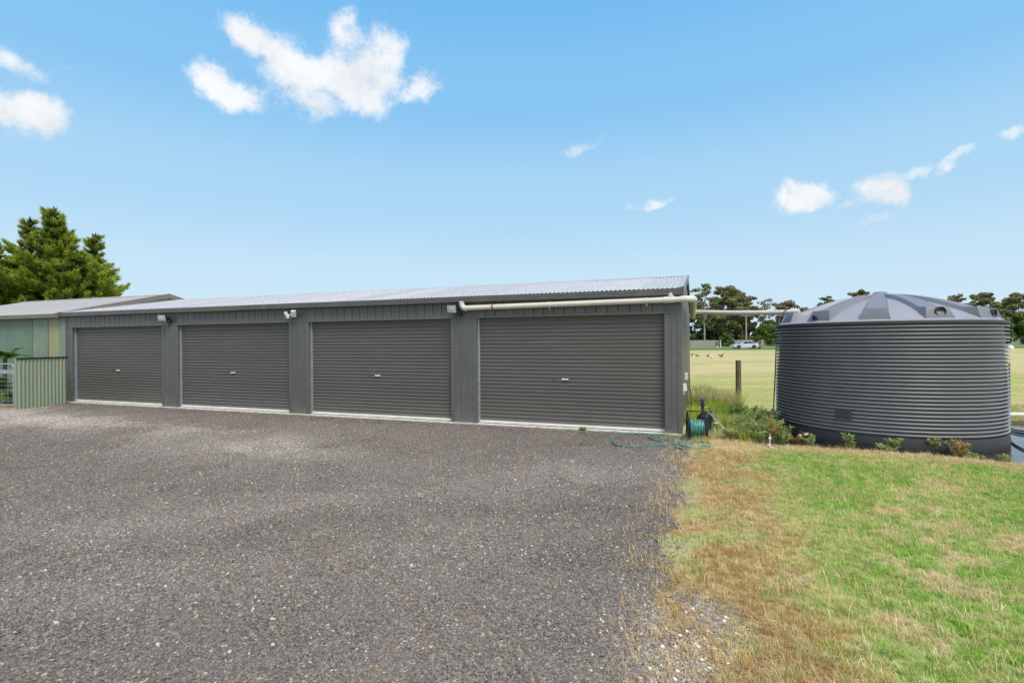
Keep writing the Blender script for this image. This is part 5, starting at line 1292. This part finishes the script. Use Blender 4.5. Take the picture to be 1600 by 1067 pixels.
# small stones keep their real size: the small patches use fewer, so scale only the full ones
full = ss > .9
scatter('gravel_stones', np.stack([PA[full, 0], PA[full, 1], ground_z(PA[full, 0], PA[full, 1])], 1), rng.random(full.sum()) * 6.28, np.ones(full.sum()), tn[full], vs_p, label='loose grey crushed stone spread over the yard', cat='gravel')
for q_ in range(34):
    px_.append((1.12 + random.gauss(0, .2), 3.1 + random.gauss(0, .2), .22)); px_.append((.88 + random.gauss(0, .2), 2.6 + random.gauss(0, .2), .22))
PA = np.array([(q[0], q[1]) for q in px_]); full = np.array([len(q) == 2 for q in px_]); dk = dust(PA[:, 0], PA[:, 1])[:, None]
tn = np.array([.40, .35, .29])[None] + 0 * dk
t0_ = np.array([.21, .185, .16])[None]; near_ = np.exp(-((PA[:, 0] - 1.0) ** 2 / .14 + (PA[:, 1] - 2.85) ** 2 / .35))[:, None]; tn = tn * near_ + t0_ * (1 - near_)
vs_s = [stone_patch(90 + i, 120, .15) for i in range(4)]
e_ = ~full
scatter('gravel_edge_stones', np.stack([PA[e_, 0], PA[e_, 1], ground_z(PA[e_, 0], PA[e_, 1])], 1), rng.random(e_.sum()) * 6.28, np.ones(e_.sum()), tn[e_], vs_s, label='loose grey crushed stone thinning out along the yard edges', cat='gravel')

# rough grass and weeds between shed and tank (stuff) + paddock tufts
vw = [blades_obj('weed_source', 26, .09, .26, .55, .0035, ((.75, .8, .6), (1.3, 1.25, 1.3)), 120 + i, link=False, mats=GI) for i in range(5)]
def rough(name, poly, n, sc0, sc1, colf, label, cat, zoff=0):
    xs = rng.uniform(poly[0], poly[1], n); ys = rng.uniform(poly[2], poly[3], n)
    a_, b_2 = shed_local(xs, ys)
    k_ = ((a_ > .38) | (b_2 < -.1)) & (pond_sd(xs, ys) > .02) & (rng.random(n) > 1.2 * np.exp(-(((xs - 3.95) / .42) ** 2 + ((ys - 9.15) / .5) ** 2))) & (rng.random(n) < sst(.30, .55, fbm(xs, ys, 1.2)) + .15)
    xs, ys = xs[k_], ys[k_]
    return scatter(name, np.stack([xs, ys, ground_z(xs, ys)], 1), rng.random(len(xs)) * 6.28, sc0 + (sc1 - sc0) * fbm(xs, ys, 1.5) + .1 * rng.random(len(xs)), np.clip(colf(xs, ys), 0, 1), vw, label=label, cat=cat)
def cyg(x, y):
    t = sst(.35, .6, fbm(x, y, 1.6))[:, None]; j = (.75 + .5 * rng.random(len(x)))[:, None]
    return (np.array([.58, .64, .05])[None] * (1 - t) + np.array([.36, .47, .08])[None] * t) * j
def cdry(x, y):
    t = rng.random(len(x))[:, None]; return np.array([.66, .56, .33])[None] * t + np.array([.42, .46, .16])[None] * (1 - t)
rough('yellow_green_weeds', (3.3, 5.0, 9.9, 13.0), 2600, .45, 1.15, cyg, 'yellow-green leafy weeds between the shed and the tank', 'weeds')
rough('upright_weeds', (3.75, 5.3, 8.35, 10.6), 900, .55, 1.35, lambda x, y: np.where((rng.random(len(x)) < .55)[:, None], cyg(x, y), cdry(x, y)), 'scraggly upright yellow-green and straw weeds before the tank', 'weeds')
rough('tall_dry_grass', (4.1, 5.6, 12.4, 15.0), 520, .8, 2.3, cdry, 'tall dry grass by the shed side wall before the paddock', 'grass')
rough('paddock_tufts', (3.5, 30, 13.5, 26), 9000, .08, .22, lambda x, y: np.where((rng.random(len(x)) < .5)[:, None], np.array([.72, .62, .32])[None], np.array([.58, .58, .22])[None]), 'short dry tufts over the near paddock', 'grass')
rough('bank_grass', (7.5, 13, 10.3, 13), 1800, .15, .45, cdry, 'rough grass along the far bank of the puddle', 'grass')
rough('corner_tufts', (2.95, 4.6, 8.2, 9.6), 330, .16, .55, cdry, 'dry tufts around the hose reel and pump', 'grass')
# green shrubby patch nearer the tank
def weed(px, py, h, w_, cols, label, seed, stalks=7, grp='weeds along the front of the tank', leafn=1.0, lean=.25, z=0):
    q = at(px, py, z); r = random.Random(seed); c = thing('weed_plant', label, 'weed', q, 0, grp)
    q.z = float(ground_z(np.array([q.x]), np.array([q.y]))[0]); c.location = q
    b = MB(); cs = []; rs = []
    for k_ in range(stalks):
        an = r.uniform(0, 6.28); ln = r.uniform(.2, 1) * w_ * .5; hh_ = h * r.uniform(.55, 1.0)
        e = Vector((math.cos(an) * ln, math.sin(an) * ln, hh_)); m__ = Vector((e.x * .35, e.y * .35, hh_ * .55))
        p_ = crom([(r.uniform(-.02, .02), r.uniform(-.02, .02), -.02), m__, e], 5); b.tube(p_, [.004] * 4 + [.003] * 4 + [.0015] * (len(p_) - 8), 5)
        for i in range(2, len(p_)): cs.append(tuple(p_[i])); rs.append(.022 + .010 * r.random())
    b.build('stem', MSTEM, c)
    rr = np.random.default_rng(seed); P_ = np.repeat(np.array(cs), int(9 * leafn), 0); n_ = len(P_)
    d = rr.normal(size=(n_, 3)); d[:, 2] = np.abs(d[:, 2]) * .6 + .15; d /= np.linalg.norm(d, axis=1)[:, None]; s_ = np.cross(d, rr.normal(size=(n_, 3))); s_ /= np.linalg.norm(s_, axis=1)[:, None]
    L_ = (.024 + .046 * rr.random(n_))[:, None]; w2 = L_ * .12
    V = np.stack([P_, P_ + d * L_ * .5 + s_ * w2, P_ + d * L_, P_ + d * L_ * .5 - s_ * w2], 1).reshape(-1, 3)
    t = rr.random(n_)[:, None]; cc_ = np.array(cols[0])[None] * (1 - t) + np.array(cols[1])[None] * t
    np_mesh('leaves', V, np.arange(n_ * 4).reshape(-1, 4), LM, np.repeat(cc_, 4, 0), parent=c)
    return c
MSTEM = mat('weed_stem', (.20, .17, .07), .7)
GW = ((.20, .30, .07), (.52, .60, .24)); RW = ((.46, .20, .10), (.44, .46, .16)); OW = ((.24, .34, .10), (.60, .56, .26))
weed(1267, 697, .26, .20, GW, 'small pale green weed beside the outlet valve of the tank', 1, 5, leafn=1.5)
weed(1326, 702, .28, .14, GW, 'slim upright green weed in front of the tank under the blank plate', 2, 5, leafn=1.6)
weed(1395, 707, .27, .24, GW, 'bushy green weed in front of the middle of the tank', 3, 9, leafn=1.3)
weed(1384, 708, .12, .2, GW, 'low green weed at the foot of the middle bushy weed', 13, 7, leafn=1.4)
weed(1456, 707, .42, .30, OW, 'tallest weed in front of the tank with reddish green leaves', 4, 10, leafn=1.5)
weed(1498, 713, .28, .38, RW, 'reddish spreading weed nearest the puddle right of the tallest weed', 5, 14, leafn=1.2)
weed(1520, 715, .12, .2, GW, 'tiny green weed at the puddle edge right of the reddish weed', 15, 6, leafn=1.2)
weed(1570, 724, .12, .14, GW, 'tiny green sprig in the puddle near the right edge', 16, 5, leafn=1.2)
weed(1240, 690, .2, .3, RW, 'low reddish weed at the left foot of the tank', 17, 9, leafn=1.3)
k_ = 0
spots = [(1172, 690, .32, .5, OW), (1190, 694, .42, .5, GW), (1205, 694, .5, .5, RW), (1222, 693, .36, .45, GW), (1160, 680, .40, .55, GW), (1182, 677, .5, .6, GW), (1200, 676, .48, .6, OW), (1217, 682, .45, .5, GW), (1150, 665, .42, .6, GW), (1170, 662, .30, .6, GW), (1192, 662, .42, .6, GW), (1140, 690, .20, .4, OW), (1212, 668, .4, .5, GW)]
names = ['at the near left end', 'behind the white tap fitting', 'with the reddest leaves by the tap fitting', 'pressed against the left foot of the tank', 'left of the green mass', 'in the middle of the green mass', 'right of the middle of the green mass', 'next to the tank wall in the green mass', 'at the far left of the patch near the post', 'at the back of the patch behind its middle', 'at the back of the patch by the ground pipe', 'lowest, out in the dry grass left of the patch', 'at the back of the patch next to the tank']
for (px, py, h, w_, cl) in spots:
    c = weed(px, py, h * 1.0, w_ * .75, cl, 'leafy weed %s, between pump and tank' % names[k_], 200 + k_, 17, grp='weeds between the pump and the tank', leafn=1.0); k_ += 1
weed(911, 671.5, .05, .10, GW, 'tiny green sprig growing at the threshold of the rightmost door', 31, 6)
for (px, py, lb) in ((1076, 683, 'dry straw-coloured tuft at the foot of the shed corner'), (1045, 690, 'small dry tuft inside the loop of the garden hose')):
    q = at(px, py, 0); c = thing('dry_tuft', lb, 'grass tuft', q); blades_obj('blades', 60, .05, .20, .5, .002, ((.42, .32, .15), (.6, .5, .28)), px, parent=c)

# palm-like plants behind the gate
def cordyline(loc, h, label, seed, nfr=26, L=1.1):
    r = random.Random(seed); c = thing('palm_plant', label, 'palm', loc, 0, 'palms behind the farm gate')
    b = MB(); b.tube([(0, 0, -.05), (.02, 0, h)], [.06, .045], 8); b.build('trunk', M['barkd'], c, smooth=True)
    V = []; F = []; Cc = []
    for k_ in range(nfr):
        an = r.uniform(0, 6.28); el_ = r.uniform(.1, 1.3); Lf = L * r.uniform(.7, 1.1); spine = []
        for i in range(9):
            t = i / 8; x = Lf * t * math.cos(el_) + .0; z = h + Lf * t * math.sin(el_) - .55 * Lf * t * t
            spine.append(Vector((x * math.cos(an), x * math.sin(an), z)))
        for i in range(8):
            a, b_ = spine[i], spine[i + 1]; d = (b_ - a).normalized(); s_ = d.cross(Vector((0, 0, 1))).normalized()
            for j in range(3):
                o_ = a.lerp(b_, j / 3)
                for sg in (-1, 1):
                    tip = o_ + (s_ * sg * .8 + d * .7 + Vector((0, 0, -.35))).normalized() * (.24 * (1.1 - i / 9))
                    n0 = len(V); V += [o_, o_ + d * .018, tip, o_ - d * .006 + Vector((0, 0, -.004))]; F.append((n0, n0 + 1, n0 + 2, n0 + 3))
                    t2 = r.random(); col = (.05 + .14 * t2, .11 + .20 * t2, .02 + .04 * t2); Cc += [col] * 4
    np_mesh('fronds', np.array([tuple(v) for v in V]), np.array(F), LM, np.array(Cc), parent=c)
q = at(2, 631, 0); cordyline((q.x - .25, q.y + .35, 0), 1.30, 'arching palm against the green shed wall behind the gate', 1, 22, .85)
q = at(10, 632, 0); cordyline((q.x, q.y + .25, 0), .15, 'low leafy palm close behind the gate wires', 2, 26, .65)
q = at(-25, 632, 0); cordyline((q.x, q.y + .4, 0), .4, 'palm left of the arching one, mostly outside the picture', 3, 24, .9)

# small litter on the yard
for (px, py, lb, m_) in ((638, 781, 'small dark teal scrap lying on the gravel', 'teal'), (305, 771, 'yellowed leaf lying on the gravel left of centre', 'pvcy'), (447, 877, 'tan leaf lying flat on the gravel near the middle', 'sleeper'), (70, 661, 'pale twig on the gravel at the far left', 'pvc'), (620, 905, 'thin tan leaf on the gravel below the teal scrap', 'sleeper')):
    q = at(px, py, .012); b = MB(); r = random.Random(px)
    ring_ = [(r.uniform(.7, 1.1) * .03 * math.cos(a_), r.uniform(.7, 1.1) * .014 * math.sin(a_), .004 * math.sin(a_ * 2)) for a_ in np.linspace(0, 2 * math.pi, 9, endpoint=False)]
    b.add(ring_ + [(x, y, z - .002) for x, y, z in ring_], [tuple(range(9)), tuple(range(17, 8, -1))] + [(i, (i + 1) % 9, 9 + (i + 1) % 9, 9 + i) for i in range(9)])
    o = b.build('fallen_leaf' if m_ != 'teal' else 'plastic_scrap', M[m_]); o.location = q; o.rotation_euler[2] = r.uniform(0, 3); tag(o, lb, 'leaf' if m_ != 'teal' else 'scrap')
